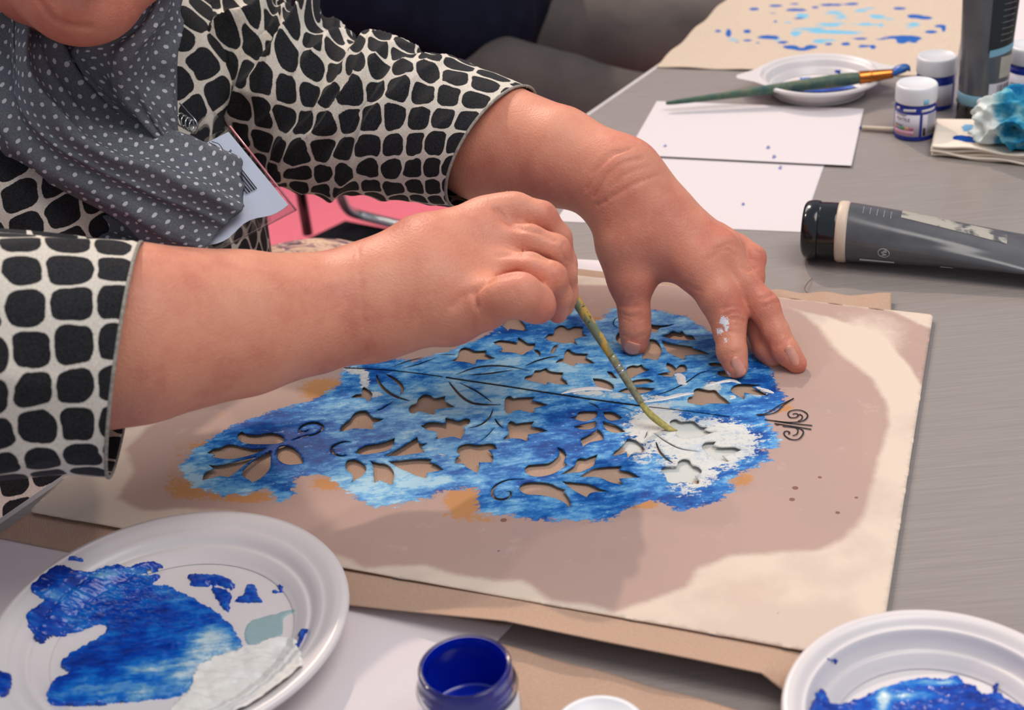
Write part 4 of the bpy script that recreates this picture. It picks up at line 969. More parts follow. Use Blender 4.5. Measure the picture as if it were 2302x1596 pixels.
for a, b in (((1.03, 0), (1.03, 1.03)), ((1.03, 1.03), (0, 1.03)), ((0, 1.03), (0, 0))):
    tube('vinyl_seam', [bq(*a, .001), bq((a[0]+b[0])/2, (a[1]+b[1])/2, .001), bq(*b, .001)], .0008, plain('vinyl_seam', (200, 120, 130), .2, .6, .1, 50) if a == (1.03, 0) else MAT['vinyl'], badge, 8)
tab = [D(395, 297, .998), D(482, 250, 1.005), D(512, 288, 1.005), D(428, 330, 1.0)]
quad('vinyl_tab', tab, MAT['vinyl'], badge, .0008)
for k in range(5):
    quad('bar_line', [bq(.70+k*.03, .42, .0022), bq(.712+k*.03+(k%2)*.006, .42, .0022), bq(.712+k*.03+(k%2)*.006, .68, .0022), bq(.70+k*.03, .68, .0022)], MAT['dark_ink'], badge, .0001)
for k, (a, b, c_) in enumerate((((460, 322), (478, 330), (496, 344)), ((470, 320), (488, 330), (500, 346)), ((458, 330), (470, 326), (482, 336)), ((506, 358), (514, 346), (521, 338)), ((508, 352), (516, 340), (519, 336)), ((505, 362), (512, 357), (516, 358)), ((476, 318), (492, 324), (502, 338)))):
    tube('pen_scribble', [D(*a, .992), D(*b, .992), D(*c_, .992)], .0003, MAT['dark_ink'], badge, 5, 10)
ringm = MAT['chrome']
for k in range(4):
    c_ = D(408+k*9, 270+k*5, 1.0); tube('clip_ring', [c_+.0048*(R2*math.cos(a)*.45+U2*math.sin(a))+F_*.004*math.cos(a) for a in np.linspace(0, 2*math.pi, 22)], .0006, ringm, badge, 6)
tube('clip_wire', [D(404, 232, .998), D(420, 250, .995), (D(440, 272, .993)), D(444, 290, .995), D(436, 300, .997)], .0006, ringm, badge, 6, 24)

# ------------------------------------------------------------------ second person sitting behind at the same table
P2 = thing('person', D(930, 60, 2.02)*np.array([1, 1, 0]), 'person in dark top and grey trousers, seated at the table behind, head out of view', 'person')
def largest(V, Fc):
    lab = np.arange(len(V)); e = np.concatenate([Fc[:, [0, 1]], Fc[:, [1, 2]], Fc[:, [2, 3]], Fc[:, [3, 0]]])
    for _ in range(300):
        l0 = lab.copy(); np.minimum.at(lab, e[:, 0], lab[e[:, 1]]); np.minimum.at(lab, e[:, 1], lab[e[:, 0]]); lab = lab[lab]
        if (lab == l0).all(): break
    u, c = np.unique(lab, return_counts=True); k = u[np.argmax(c)]; print('pieces', len(u), sorted(c)[-3:])
    Fc = Fc[lab[Fc[:, 0]] == k]; us, inv = np.unique(Fc, return_inverse=True); return V[us], inv.reshape(-1, 4)
def solidblob(name, bl, h, mat, parent, amp=0, seed=0, fr=14):
    lo, hi = bl.bounds(); V, Fc = surface_nets(bl.f, lo, hi, h); V, Fc = largest(V, Fc)
    if amp: V = V+vnormals(V, Fc)*(amp*(fbm(V*fr, seed)-.5))[:, None]
    return mesh_obj(name, laplace(V, Fc, 2), Fc, mat, parent)
hipR, hipL = D(960, 190, 1.86), D(1080, 90, 2.06)
TB = Blob(); TB.add([(D(950, 185, 1.90), .078), (D(1130, 204, 1.83), .066), (D(1270, 226, 1.80), .060), (D(1420, 262, 1.78), .054), (D(1480, 285, 1.78), .055)], .03)
kn1 = D(1480, 285, 1.78); kn2 = D(1680, 85, 2.03)
TB.add([(D(1060, 95, 2.06), .075), (D(1240, 100, 2.02), .066), (D(1420, 95, 2.01), .064), (D(1590, 88, 2.02), .058), (kn2, .055)], .03)
TB.add([(D(950, 190, 1.88), .09), (D(1060, 95, 2.04), .09)], .05)
for kn in (kn1, kn2): TB.add([(kn, .055), (np.array([kn[0]+.02, kn[1]-.01, .10]), .042)], .02)
mt_ = NT('grey_trousers', .85, .15); n_ = mt_.noise(mt_.obj(), 5, 4, .6); mt_.base(mt_.ramp(n_, [(.3, lin((78, 72, 70))), (.7, lin((112, 102, 96)))])); mt_.bump(mt_.noise(mt_.obj(), 30, 3), .3, .004)
solidblob('trousers', TB, .007, mt_.m, P2, .010, 5)
for kn in (kn1, kn2): tube('shoe', [np.array([kn[0]-.02, kn[1]+.02, .045]), np.array([kn[0]+.04, kn[1]-.02, .05]), np.array([kn[0]+.14, kn[1]-.09, .03]), np.array([kn[0]+.20, kn[1]-.13, .02])], [.03, .045, .038, .012], MAT['black_plastic'], P2, 14, 20)
SW = Blob(); hc = (D(950, 190, 1.9)+D(1060, 95, 2.04))/2-EI3*.05; hc[2] = TZ-.12
UPV = np.array([0, 0, 1.])
for sgn in (-1, 1): SW.add([(hc+ED3*.06*sgn, .15), (hc+ED3*.08*sgn+UPV*.20+EI3*.02, .13), (hc+ED3*.10*sgn+UPV*.40+EI3*.03, .10)], .06)
SW.add([(hc+ED3*.17+UPV*.38, .07), (hc+ED3*.21+UPV*.18+EI3*.06, .055), (hc+ED3*.12+UPV*.06+EI3*.10, .05)], .03)
SW.add([(hc-ED3*.17+UPV*.38, .07), (hc-ED3*.22+UPV*.16+EI3*.05, .06), (D(1000, 70, 1.80), .05), (D(1130, 60, 1.88), .042)], .03)
SW.add([(hc+EI3*.06, .13), (D(1118, 28, 1.94), .058)], .05); SW.add([(hc+EI3*.02-UPV*.06, .12), (D(1020, 60, 1.86), .075)], .05)
solidblob('sweater', SW, .008, plain('navy_knit', (20, 22, 36), .9, .1, .3, 30, bump=.3), P2, .016, 8, 9)
B2 = Blob(); nk = hc+UPV*.46+EI3*.04; B2.add([(hc+UPV*.36, .07), (nk, .055), (nk+UPV*.10+EI3*.03, .075), (nk+UPV*.17+EI3*.01, .085)], .03); B2.add([(nk+UPV*.09+EI3*.11, .012), (nk+UPV*.13+EI3*.10, .010)], .015)
solidblob('body', B2, .006, MAT['skin'], P2)
HR2 = Blob(); HR2.add([(nk+UPV*.18-EI3*.015, .095), (nk+UPV*.12-EI3*.05, .085)], .03); solidblob('hair', HR2, .006, plain('hair_dark', (48, 36, 30), .6, .3, .3, 60), P2, .008, 3, 40)

# chairs: each a padded seat on a steel frame
def chair(loc, face, label, seatmat, tubemat, h=.45, backposts=True):
    f3 = np.array([face[0], face[1], 0]); f3 /= np.linalg.norm(f3); s3 = np.array([-f3[1], f3[0], 0]); L = np.array([loc[0], loc[1], 0.])
    t = thing('chair', L, label, 'chair', )
    Rm = Matrix((Vector(f3), Vector(s3), Vector((0, 0, 1)))).transposed()
    box('seat', L+[0, 0, h-.022], (.40, .42, .04), seatmat, t, R=Rm, bevel=.015)
    for s in (-1, 1):
        tube('leg', [L+f3*.17+s3*.18*s+[0, 0, h-.04], L+f3*.19+s3*.19*s+[0, 0, .008]], .011, tubemat, t, 12)
        tube('leg', [L-f3*.17+s3*.18*s+[0, 0, h-.04], L-f3*.22+s3*.19*s+[0, 0, .008]], .011, tubemat, t, 12)
        if backposts: tube('back_post', [L-f3*.19+s3*.18*s+[0, 0, h-.04], L-f3*.21+s3*.18*s+[0, 0, h+.2], L-f3*.25+s3*.18*s+[0, 0, h+.40]], .010, tubemat, t, 12, 12)
    if backposts: box('backrest', L-f3*.25+[0, 0, h+.33], (.03, .40, .20), seatmat, t, R=Rm, bevel=.012)
    return t
chair(BP(0, -.02, 0)*[1, 1, 0], ein, 'black padded chair on which the painting person sits', MAT['black_fabric'], MAT['black_plastic'], .42)
ch = thing('chair', W(800, 560, -.3)*[1, 1, 0], 'black chair with bright chrome tube, glimpsed between the far sleeve and near hand', 'chair')
sp = [W(560, 600, -.3), W(776, 496, -.3), W(1010, 540, -.3), W(820, 660, -.3)]
solid(mesh_obj('seat', sp, [(3, 2, 1, 0)], MAT['black_fabric'], ch, smooth=False), .03, -1)
tube('frame_tube', [W(757, 405, -.16), W(768, 447, -.20), W(784, 472, -.25), W(812, 484, -.28), W(900, 506, -.285), W(1010, 532, -.285)], .0070, MAT['steel'], ch, 14, 50)
q = W(692, 526, -.31); tube('back_post', [q, q+[0, 0, .10], q+[0, 0, .22]], .0075, MAT['black_plastic'], ch, 12)
for a in sp: 
    a2 = a*.92+np.mean(sp, 0)*.08; tube('leg', [np.array([a2[0], a2[1], TZ-.33]), np.array([a2[0], a2[1], .008])], .009, MAT['black_plastic'], ch, 12)
tube('frame_tube', [D(664, -30, 1.60), D(690, 0, 1.60), D(706, 22, 1.61), D(716, 60, 1.62)], .0065, MAT['steel'], ch, 12, 20)['label'] = 'curved chrome back tube'

# ------------------------------------------------------------------ brushes
def frame_from(a, b):
    t = b-a; L = np.linalg.norm(t); t = t/L; return t, L
bt, be = W(1478, 963, ZS+.0015), D(1138, 430, .888)
tb, Lb = frame_from(bt, be)
br = thing('paintbrush', bt, 'worn yellow and green handled paintbrush held by the near hand, tip on the stencil', 'paintbrush')
m = NT('worn_handle', .45, .5); o_ = m.obj()
c = m.mix(m.step(m.noise(m.map(o_, (1, 1, .4)), 90, 3, .6), .45, .55), lin((190, 150, 62)), lin((112, 122, 92)))
c = m.mix(m.step(m.noise(o_, 260, 3, .7), .62, .68), c, lin((60, 66, 52))); m.base(c)
tube('handle', [bt+tb*s for s in (.056, .075, .10, .14, Lb-.006, Lb)], [.0026, .0031, .0034, .0030, .0016, .0008], m.m, br, 18, 60)
tube('ferrule', [bt+tb*s for s in (.020, .026, .040, .056)], [.0022, .0024, .0026, .0027], plain('painted_ferrule', (150, 146, 112), .3, .5, .35, 300, Metallic=.4), br, 18, 30)
for s in (.044, .048): tube('crimp', [bt+tb*(s-.0008), bt+tb*s, bt+tb*(s+.0008)], [.0026, .0030, .0026], MAT['chrome'], br, 16)
mb_ = plain('yellow_bristle', (168, 156, 84), .5, .4, .3, 400)
kb = [bt+tb*.021, bt+tb*.014+np.array([.0005, 0, -.0002]), bt+tb*.006+np.array([.003, 0, 0]), bt+np.array([.008, -.001, -.0006]), bt+np.array([.0125, -.003, -.0010])]
tube('bristles', kb, [.0021, .0027, .0029, .0021, .0004], mb_, br, 16, 30, flat=.6)

gb_a, gb_b = W(1497, 232, .010), W(2046, 160, .027); tg, Lg = frame_from(gb_a, gb_b)
gb = thing('paintbrush', gb_a, 'long green handled paintbrush with copper ferrule lying across the small far plate', 'paintbrush')
m = NT('green_handle', .45, .4); n_ = m.noise(m.obj(), 60, 4, .7); m.base(m.ramp(n_, [(.3, lin((34, 78, 76))), (.5, lin((70, 96, 80))), (.68, lin((110, 112, 84)))]))
tube('handle', [gb_a+tg*s*Lg for s in (0, .05, .3, .6, .73, .80)], [.0016, .0026, .0042, .0062, .0068, .0056], m.m, gb, 18, 50)
tube('ferrule', [gb_a+tg*s*Lg for s in (.795, .80, .86, .93)], [.0062, .0066, .0058, .0046], MAT['copper'], gb, 18, 30)
tube('crimp', [gb_a+tg*s*Lg for s in (.838, .842, .846)], [.0058, .0066, .0058], MAT['copper'], gb, 18)
tube('bristles', [gb_a+tg*s*Lg+[0, 0, dz] for s, dz in ((.925, 0), (.955, .003), (.985, .004), (1.0, .000))], [.0046, .0062, .0052, .0008], plain('blue_bristle', (34, 96, 170), .35, .5, .3, 200), gb, 16, 24, flat=.7)
ra, rb = W(1938, 287, .003), W(2150, 300, .003)
rd = thing('thin_rod', ra, 'thin pale rod lying behind the front lidded jar, dark at one end', 'stick')
tube('rod', [ra, (ra+rb)/2, rb], [.0022, .0026, .0028], plain('pale_wood', (206, 190, 170), .6), rd, 12); tube('rod_tip', [ra-(rb-ra)*.03, ra], [.0008, .0021], MAT['cobalt_plastic'], rd, 12)
th_ = tube('thread', [W(1826, 626, .001), W(1815, 636, .003), W(1809, 650, .004), W(1818, 660, .002), W(1838, 665, .001)], .00028, plain('thread', (120, 84, 66), .8), None, 6, 40)
tag(th_, 'curved loose brown thread on the table under the lying tube', 'thread')

# ------------------------------------------------------------------ plates with paint
def profile(R, h):
    """plastic plate: stepped inner wall, rolled rim"""
    k = R/.0984
    inner = [(0, .0022), (.060*k, .0022), (.066*k, .0030), (.0705*k, .0062), (.074*k, .0085), (.0765*k, .0088), (.080*k, .0125), (.083*k, h*.80), (.0855*k, h*.83), (.0905*k, h*.96), (.0945*k, h)]
    outer = [(.0975*k, h-.0004), (.0984*k, h-.0022), (.0975*k, h-.0036), (.0950*k, h-.0030), (.0865*k, h*.78), (.078*k, .0070), (.071*k, .0012), (.066*k, .0), (.0, .0)]
    return inner, outer
def smooth_prof(P, n): return cr(np.array(P), n)
def plate(c, R, h, label, polys, name='plastic_plate', tilt=0, thick=.0016, pmats=None):
    t = thing(name, c, label, 'plate'); inn, out = profile(R, h)
    pr = np.r_[smooth_prof(inn, 46), smooth_prof(out, 30)]; pr[:, 0] = np.maximum(pr[:, 0], 0)
    lathe('dish', pr, MAT['white_plastic'], t, 128, c=c)
    ip = np.array(inn)
    nr_, nt_ = int(R/.0008), int(2*math.pi*R/.0009)
    rr_ = np.linspace(0.0, R*.93, nr_); tt = np.linspace(0, 2*math.pi, nt_, endpoint=False)
    X = c[0]+rr_[:, None]*np.cos(tt)[None]; Y = c[1]+rr_[:, None]*np.sin(tt)[None]
    sp_ = smooth_prof(inn, 200); Z = c[2]+np.interp(rr_, sp_[:, 0], sp_[:, 1])[:, None]+0*X
    P = np.stack([X, Y, Z], -1).reshape(-1, 3); q = proj(P)
    for k, (nm, mt, th__, L, soft, nzs, attrs, lab) in enumerate(polys):
        msk = np.full(len(P), -9.0)
        for pl in L:
            pl = outline([tuple(a)+(((1,) if len(pl) < 7 else ())) for a in pl], 5); near = (q[:, :2] > pl.min(0)-25).all(1) & (q[:, :2] < pl.max(0)+25).all(1)
            s = -sd_poly(q[near][:, :2], pl); msk[near] = np.maximum(msk[near], s)
        stp_ = q[:, :2]*[.045, .13]; ragged = (fbm(stp_@np.array([[.9, -.35], [.35, .9]]), k+3, 4)-.5)*soft+(fbm(q[:, :2]*[.10, .35], k+31, 3)-.5)*soft*.7
        v = np.clip((msk+ragged)/3.0, -1, 1.6)
        on = v > -.9
        hgt = np.where(v > 0, np.minimum(v, 1)**.6, v)*th__*(.55+.9*fbm(q[:, :2]@np.array([[.02, -.05], [.08, .10]])*nzs, k+9, 3))
        Pn = P.copy(); Pn[:, 2] += np.maximum(hgt, -.0004)
        on = on.reshape(nr_, nt_); idx = -np.ones(on.size, int); Fc = []
        cell = on & np.roll(on, -1, 1); cell = cell[:-1] & cell[1:]
        ii, jj = np.where(cell); a = ii*nt_+jj; b = ii*nt_+(jj+1) % nt_; Fq = np.stack([a, a+nt_, b+nt_, b], 1)
        if len(Fq) == 0: continue
        us, inv = np.unique(Fq, return_inverse=True)
        ob = mesh_obj(nm, Pn[us], inv.reshape(-1, 4), mt, t)
        for an, fn in attrs.items(): vattr(ob, an, fn(q[us]))
        if lab: ob['label'] = lab
    return t
def blue_paint(name):
    m = NT(name, .22, .45); o = m.obj(); st = m.map(o, (60, 230, 60), (0, 0, math.radians(-25)))
    n1 = m.noise(st, 1, 4, .65); n2 = m.noise(o, 70, 4, .6)
    tn = m.math('ADD', m.attr('tone'), m.math('MULTIPLY', m.math('SUBTRACT', m.math('ADD', n1, n2), 1.0), 1.1))
    m.base(m.ramp(tn, [(0, lin((0, 40, 130))), (.25, lin((0, 66, 172))), (.5, lin((14, 108, 198))), (.75, lin((96, 158, 204))), (1, lin((190, 212, 220)))]))
    m.bump(m.math('ADD', n1, n2), .5, .0012); return m.m
BP_ = blue_paint('blue_paint')
m = NT('wet_white', .10, .5); m.base(m.ramp(m.noise(m.obj(), 60, 3), [(.3, lin((234, 231, 222))), (.7, lin((240, 239, 233)))])); m.bump(m.noise(m.obj(), 110, 3, .5), .25, .001); WW = m.m
m = NT('thin_teal_wash', .35, .4); m.base(lin((150, 192, 196))); m.b.inputs['Alpha'].default_value = .6; TW = m.m
zD = lambda L: [(x*.3562, 1120+y*.3562) for x, y in L]
def tone_L(q): return .24+gs([(90, 1290, 120, 26, -.15), (160, 1390, 60, 26, .18), (485, 1455, 66, 46, .85), (420, 1500, 60, 30, .3), (200, 1420, 60, 20, .2), (270, 1290, 60, 8, .35), (230, 1300, 90, 7, .3), (330, 1370, 120, 60, .02), (300, 1560, 200, 36, .35), (420, 1540, 80, 30, .3), (150, 1345, 120, 14, .25), (100, 1450, 30, 18, -.1), (320, 1510, 60, 10, .6), (420, 1330, 60, 40, .1)], q)-.0
polysL = [('blue_paint', BP_, .0022, [zD([(205,500),(340,430),(470,458),(560,468),(640,448),(740,428),(800,440),(985,405),(1020,448),(835,495),(1010,490),(965,548),(1060,560),(1180,620),(1270,665),(1350,715),(1450,800),(1500,880),(1530,955),(1400,985),(1280,1060),(1220,1170),(1150,1240),(1000,1270),(700,1300),(340,1310),(320,1180),(440,1110),(380,1060),(450,985),(560,920),(665,855),(640,800),(450,852),(340,885),(240,905),(170,770),(185,720),(290,650),(205,600)]),
            zD([(1170,492),(1300,486),(1400,500),(1480,545),(1460,570),(1360,555),(1200,555),(1210,525)]), zD([(1335,580),(1400,578),(1460,620),(1445,680),(1455,742),(1400,690),(1380,650)]),
            zD([(1560,555),(1610,560),(1620,610),(1650,650),(1560,662),(1475,655),(1540,610)]), zD([(1745,545),(1785,560),(1792,600),(1720,606),(1715,590),(1760,585)]), zD([(1900,840),(1945,835),(1900,920),(1870,985),(1852,970),(1880,900)]),
            zD([(420,380),(525,388),(520,400),(425,388)]), zD([(0,1100),(70,1110),(80,1180),(40,1250),(-40,1260),(-60,1100)]), zD([(0,640),(70,580),(170,550),(90,610),(10,690)])], 9, 1.0, {'tone': tone_L}, None),
          ('white_paint', WW, .0028, [zD([(1250,1080),(1400,1000),(1560,950),(1750,895),(1850,915),(1900,980),(1910,1080),(1870,1190),(1780,1310),(1700,1420),(1300,1450),(1150,1420),(1080,1340),(1200,1220)])], 12, .6, {}, 'glossy puddle of white paint'),
          ('pale_blue_wash', TW, .0008, [zD([(1560,800),(1700,740),(1850,700),(1860,720),(1790,760),(1780,860),(1700,900),(1560,920)])], 4, 1.0, {}, None)]
pc = np.array([-.1969, .5855, TZ+.0062])
plate(pc, .0975, .0180, 'large white plastic plate at left front, smeared with cobalt, sky blue and white paint', polysL)
zE = lambda L: [(1500+x*.3734, 1000+y*.3734) for x, y in L]
polysR = [('blue_paint', BP_, .0020, [zE([(915,1480),(950,1495),(1010,1570),(1080,1555),(1180,1530),(1290,1478),(1420,1435),(1520,1412),(1600,1412),(1680,1418),(1720,1398),(1800,1442),(1850,1460),(1900,1505),(2000,1505),(2080,1560),(2160,1590),(2300,1660),(2300,2300),(900,2300),(850,1700)]), zE([(965,1290),(1040,1296),(1040,1325),(990,1322)]), zE([(1960,1450),(1990,1440),(1985,1500),(1960,1490)])], 10, 1.0,
           {'tone': lambda q: .20+gs([(2100, 1540, 70, 8, .7), (2010, 1530, 40, 24, .25), (1985, 1580, 16, 30, .8), (2090, 1505, 60, 18, .5), (2200, 1560, 60, 30, -.1), (2060, 1570, 60, 10, .5)], q)}, None)]
plate(np.array([.18137, .4650, TZ+.0040]), .0725, .0215, 'white plastic plate with a cobalt blue puddle, cut off at the bottom right corner', polysR)
zF = lambda L: [(1560+x*.278, y*.278) for x, y in L]
cB = W(1840, 197, .004); cB[2] = TZ+.0010
polysB = [('blue_paint', BP_, .0012, [zF([(730,745),(860,720),(1000,700),(1150,690),(1260,690),(1330,720),(1300,760),(1150,768),(950,772),(820,768)]), zF([(860,632),(1000,628),(1100,640),(1000,660),(860,660)]), zF([(1290,720),(1340,712),(1390,730),(1370,770),(1320,775)]), zF([(1140,565),(1185,568),(1175,590),(1145,590)])], 8, 1.0,
           {'tone': lambda q: .25+gs([(1850, 205, 60, 8, -.1), (1935, 205, 20, 14, .5), (1770, 206, 20, 6, .5), (1800, 176, 40, 6, .25)], q)}, None)]
tB = plate(cB, .0640, .0190, 'small white plate with handle tabs behind the white sheets, blue paint inside', polysB)
# two moulded tabs on the rim
for ang in (172, -8):
    a = math.radians(ang); d_ = np.array([math.cos(a), math.sin(a), 0]); s_ = np.array([-d_[1], d_[0], 0]); z_ = np.array([0, 0, .0183])
    pts = [cB+z_+d_*.052+s_*.036, cB+z_+d_*.066+s_*.018, cB+z_+d_*.082+s_*.006, cB+z_+d_*.084, cB+z_+d_*.082-s_*.006, cB+z_+d_*.066-s_*.018, cB+z_+d_*.052-s_*.036, cB+z_+d_*.060]
    solid(mesh_obj('rim_tab', pts, [tuple(range(len(pts)))], MAT['white_plastic'], tB, smooth=False), .0012)

# ------------------------------------------------------------------ jars
def patch(name, c, r, a0, a1, z0, z1, mat, parent, n=24, slant=0.0, t=.00015):
    V, Fc = [], []
    for i in range(n+1):
        a = math.radians(a0+(a1-a0)*i/n); dz = slant*i/n
        for z in (z0, z1): V.append((c[0]+r*math.cos(a), c[1]+r*math.sin(a), c[2]+z+dz))
    for i in range(n): Fc.append((2*i, 2*i+2, 2*i+3, 2*i+1))
    return solid(mesh_obj(name, V, Fc, mat, parent), t)
def wrap_text(body, size, fn, mat, parent, name='lettering', ext=.00008):
    cu = bpy.data.curves.new(name, 'FONT'); cu.body = body; cu.size = size; cu.align_x = 'CENTER'; cu.align_y = 'CENTER'; cu.resolution_u = 2
    o = bpy.data.objects.new(name, cu); COL.objects.link(o); bpy.context.view_layer.update()
    me = bpy.data.meshes.new_from_object(o.evaluated_get(bpy.context.evaluated_depsgraph_get())); COL.objects.unlink(o); bpy.data.objects.remove(o)
    bm = bmesh.new(); bm.from_mesh(me); bmesh.ops.triangulate(bm, faces=bm.faces)
    for v in bm.verts: v.co = Vector([float(a) for a in fn(v.co.x, v.co.y)])
    bm.to_mesh(me); bm.free(); me.materials.clear(); me.materials.append(mat)
    o = bpy.data.objects.new(name, me); COL.objects.link(o); o.parent = parent; o.matrix_parent_inverse = parent.matrix_world.inverted(); return solid(o, ext)
MAT['label_pale'] = plain('label_pale', (206, 200, 208), .5, .4, .03, 60)
sw = {k: plain('swatch_'+k, c, .5) for k, c in {'orange': (206, 150, 90), 'teal': (120, 160, 170), 'green': (96, 150, 84), 'sand': (206, 160, 120), 'mauve': (176, 106, 130), 'pink': (206, 150, 170), 'red': (190, 80, 62), 'violet': (84, 66, 110)}.items()}
def jar(c, R, h, label, view, panel, text, extra=None):
    """lidded paint jar; view = bearing towards the viewer in degrees"""
    t = thing('paint_jar', c, label, 'jar', 'lidded paint jars')
    zl = h-.0165
    lathe('jar_body', smooth_prof([(0, 0), (R*.90, 0), (R*.97, .0012), (R, .004), (R, zl-.008), (R*.985, zl-.004), (R*.93, zl-.0015), (R*.90, zl)], 40), MAT['cobalt_plastic'], t, 64, c=c)
    lathe('lid', [(R*.93, zl), (R*1.0, zl+.0002), (R*1.02, zl+.0012), (R*1.02, h-.0035), (R*1.0, h-.0012), (R*.95, h), (R*.90, h-.0002), (R*.87, h-.0009), (0, h-.0009)], MAT['lid_white'], t, 72, c=c)
    r = R*1.004
    lb = patch('label', c, r, view-panel[0], view+panel[1], .0045, zl-.0085, MAT['label_pale'], t, 30)
    rr2 = r+.0003
    def on(a, z): an = math.radians(view+a); return np.array([c[0]+rr2*math.cos(an), c[1]+rr2*math.sin(an), c[2]+z])
    if text: wrap_text(text, .0042, lambda x, y: on(math.degrees(x/rr2)-panel[0]*.5, .0205+y), MAT['dark_ink'], lb)
    for i, k in enumerate(('orange', 'teal', 'green', 'sand', 'mauve')):
        a0 = view-panel[0]+6+i*13; patch('swatch', c, rr2, a0, a0+12, .0105, .0135, sw[k], lb, 4)
    patch('swatch', c, rr2, view-panel[0]+6, view-panel[0]+72, .0055, .0100, sw['pink'], lb, 8)
    for i in range(4): patch('text_line', c, rr2, view-panel[0]+8, view-panel[0]+50-i*5, .0165-i*.0010+(.0085 if i < 2 else 0), .0168-i*.0010+(.0085 if i < 2 else 0), MAT['dark_ink'], lb, 6)
    if extra: extra(t, c, R, view, zl, rr2, h)
    return t
def front_extra(t, c, R, v, zl, rr2, h):
    p = patch('back_label', c, R*1.004, v+22, v+78, .0042, zl-.0085, MAT['label_pale'], t, 16); p['label'] = 'narrow label with fine print'
    for i in range(9): patch('text_line', c, rr2, v+38, v+70, .0075+i*.0021, .0080+i*.0021, MAT['dark_ink'], p, 6)
    patch('dark_bar', c, rr2, v+25, v+32, .0050, .0125, MAT['dark_ink'], p, 3)
    for a0, a1, z in ((-62, -48, -.0055), (-34, 2, -.0060), (18, 66, -.0062)): patch('paint_smear', c, R*1.006, v+a0, v+a1, zl+z, zl+z+.0024, MAT['white_plastic'], t, 8, slant=.0008)
    patch('paint_smear', c, R*1.03, v+22, v+38, zl+.001, zl+.006, plain('sky_smear', (130, 180, 208), .4), t, 6)
def bearing(c): d = CAM-c; return math.degrees(math.atan2(d[1], d[0]))
for px, py, h, lab, pan, tx, ex in ((2054, 303, .0505, 'white lidded blue paint jar in front, drips under its lid, left of the napkins', (72, 14), 'TEXTILE', front_extra), (2099, 236, .0500, 'white lidded blue paint jar standing right behind the front jar', (60, 60), '', None), (2306, 233, .0590, 'white lidded paint jar cut off by the right edge beside the standing tube', (60, 60), '', None)):
    c = W(px, py, 0); c[2] = TZ+.0006; jar(c, .0186 if px < 2300 else .0200, h, lab, bearing(c), pan, tx, ex)
# open glass jar in the foreground
c = np.array([-.0359, .4974+.0, TZ+.0010]); R = .0245; h = .050
oj = thing('paint_jar', c, 'open glass jar of cobalt blue paint at the front edge of the view', 'jar')
m = NT('glass', .04, .5); m.b.inputs['Transmission Weight'].default_value = 1.0; m.b.inputs['IOR'].default_value = 1.45; m.base((.93, .96, .98, 1)); MAT['glass'] = m.m
lathe('glass_body', smooth_prof([(0, 0), (R*.93, 0), (R, .003), (R, .034), (R*.985, .039), (R*.93, .043), (.0222, .0455), (.0222, .0490), (.0215, .0500), (.0205, .0496), (.0204, .0450), (.0218, .0405), (.0226, .034), (.0226, .005), (.0215, .003), (0, .003)], 110), MAT['glass'], oj, 96, c=c)
pi_ = lathe('blue_paint', smooth_prof([(0, .018), (.016, .018), (.0210, .0186), (.0216, .022), (.0217, .034), (.0210, .0400), (.0200, .0445), (.0200, .0492), (.02035, .0494), (.02040, .0448), (.0214, .0402), (.0222, .034), (.0222, .0045), (0, .0040)], 90), MAT['cobalt_liquid'], oj, 96, c=c)
patch('paint_drip', c, R*1.003, bearing(c)-60, bearing(c)+35, .004, .033, MAT['cobalt_plastic'], oj, 30); patch('paint_drip', c, R*1.005, bearing(c)+38, bearing(c)+75, .004, .036, MAT['white_plastic'], oj, 20)
c = W(1352, 1692, 0); c[2] = TZ+.0028
ld = lathe('jar_lid', [(0, .0), (.0225, .0), (.0232, .001), (.0232, .011), (.0226, .0128), (.021, .0135), (.0195, .0133), (.019, .0125), (0, .0125)], MAT['lid_white'], None, 72, c=c)
tag(ld, 'loose white jar lid at the bottom edge, lying on the foreground linen', 'lid')

# ------------------------------------------------------------------ tubes of paint
def tube_body_mat():
    m = NT('tube_film', .22, .5); m.base(m.ramp(m.noise(m.obj(), 30, 3), [(.3, lin((74, 76, 80))), (.7, lin((92, 92, 94)))])); m.bump(m.noise(m.obj(), 22, 2), .15, .004); return m.m
MAT['tube_film'] = tube_body_mat()
MAT['pale_blue'] = plain('pale_blue', (120, 166, 184), .4)
MAT['cream_ring'] = plain('cream_ring', (212, 192, 172), .4)
MAT['smudge'] = plain('smudge', (168, 162, 150), .5, .3, .12, 60)
a0, a1 = W(1905, 522, .0235), W(2262, 560, .0175); a0[2] = a1[2] = 0; ax = (a1-a0); ax /= np.linalg.norm(ax); sx_ = np.array([-ax[1], ax[0], 0]); up = np.array([0, 0, 1.])
o0 = W(1905, 522, .0235)
lt = thing('paint_tube', o0*[1, 1, 0]+[0, 0, TZ], 'large dark grey paint tube with black cap lying on its side on the bare table', 'tube')
RT = .0232
def sect(s):      # half width, half height, centre height of the soft body along its axis
    t = np.clip(s/.172, 0, 1); e = t**1.25; hw = RT*(1-e)+.0355*e; hh = RT*(1-e)+.0009*e; return hw, hh, (RT+.0006)*(1-e)+.0105*e
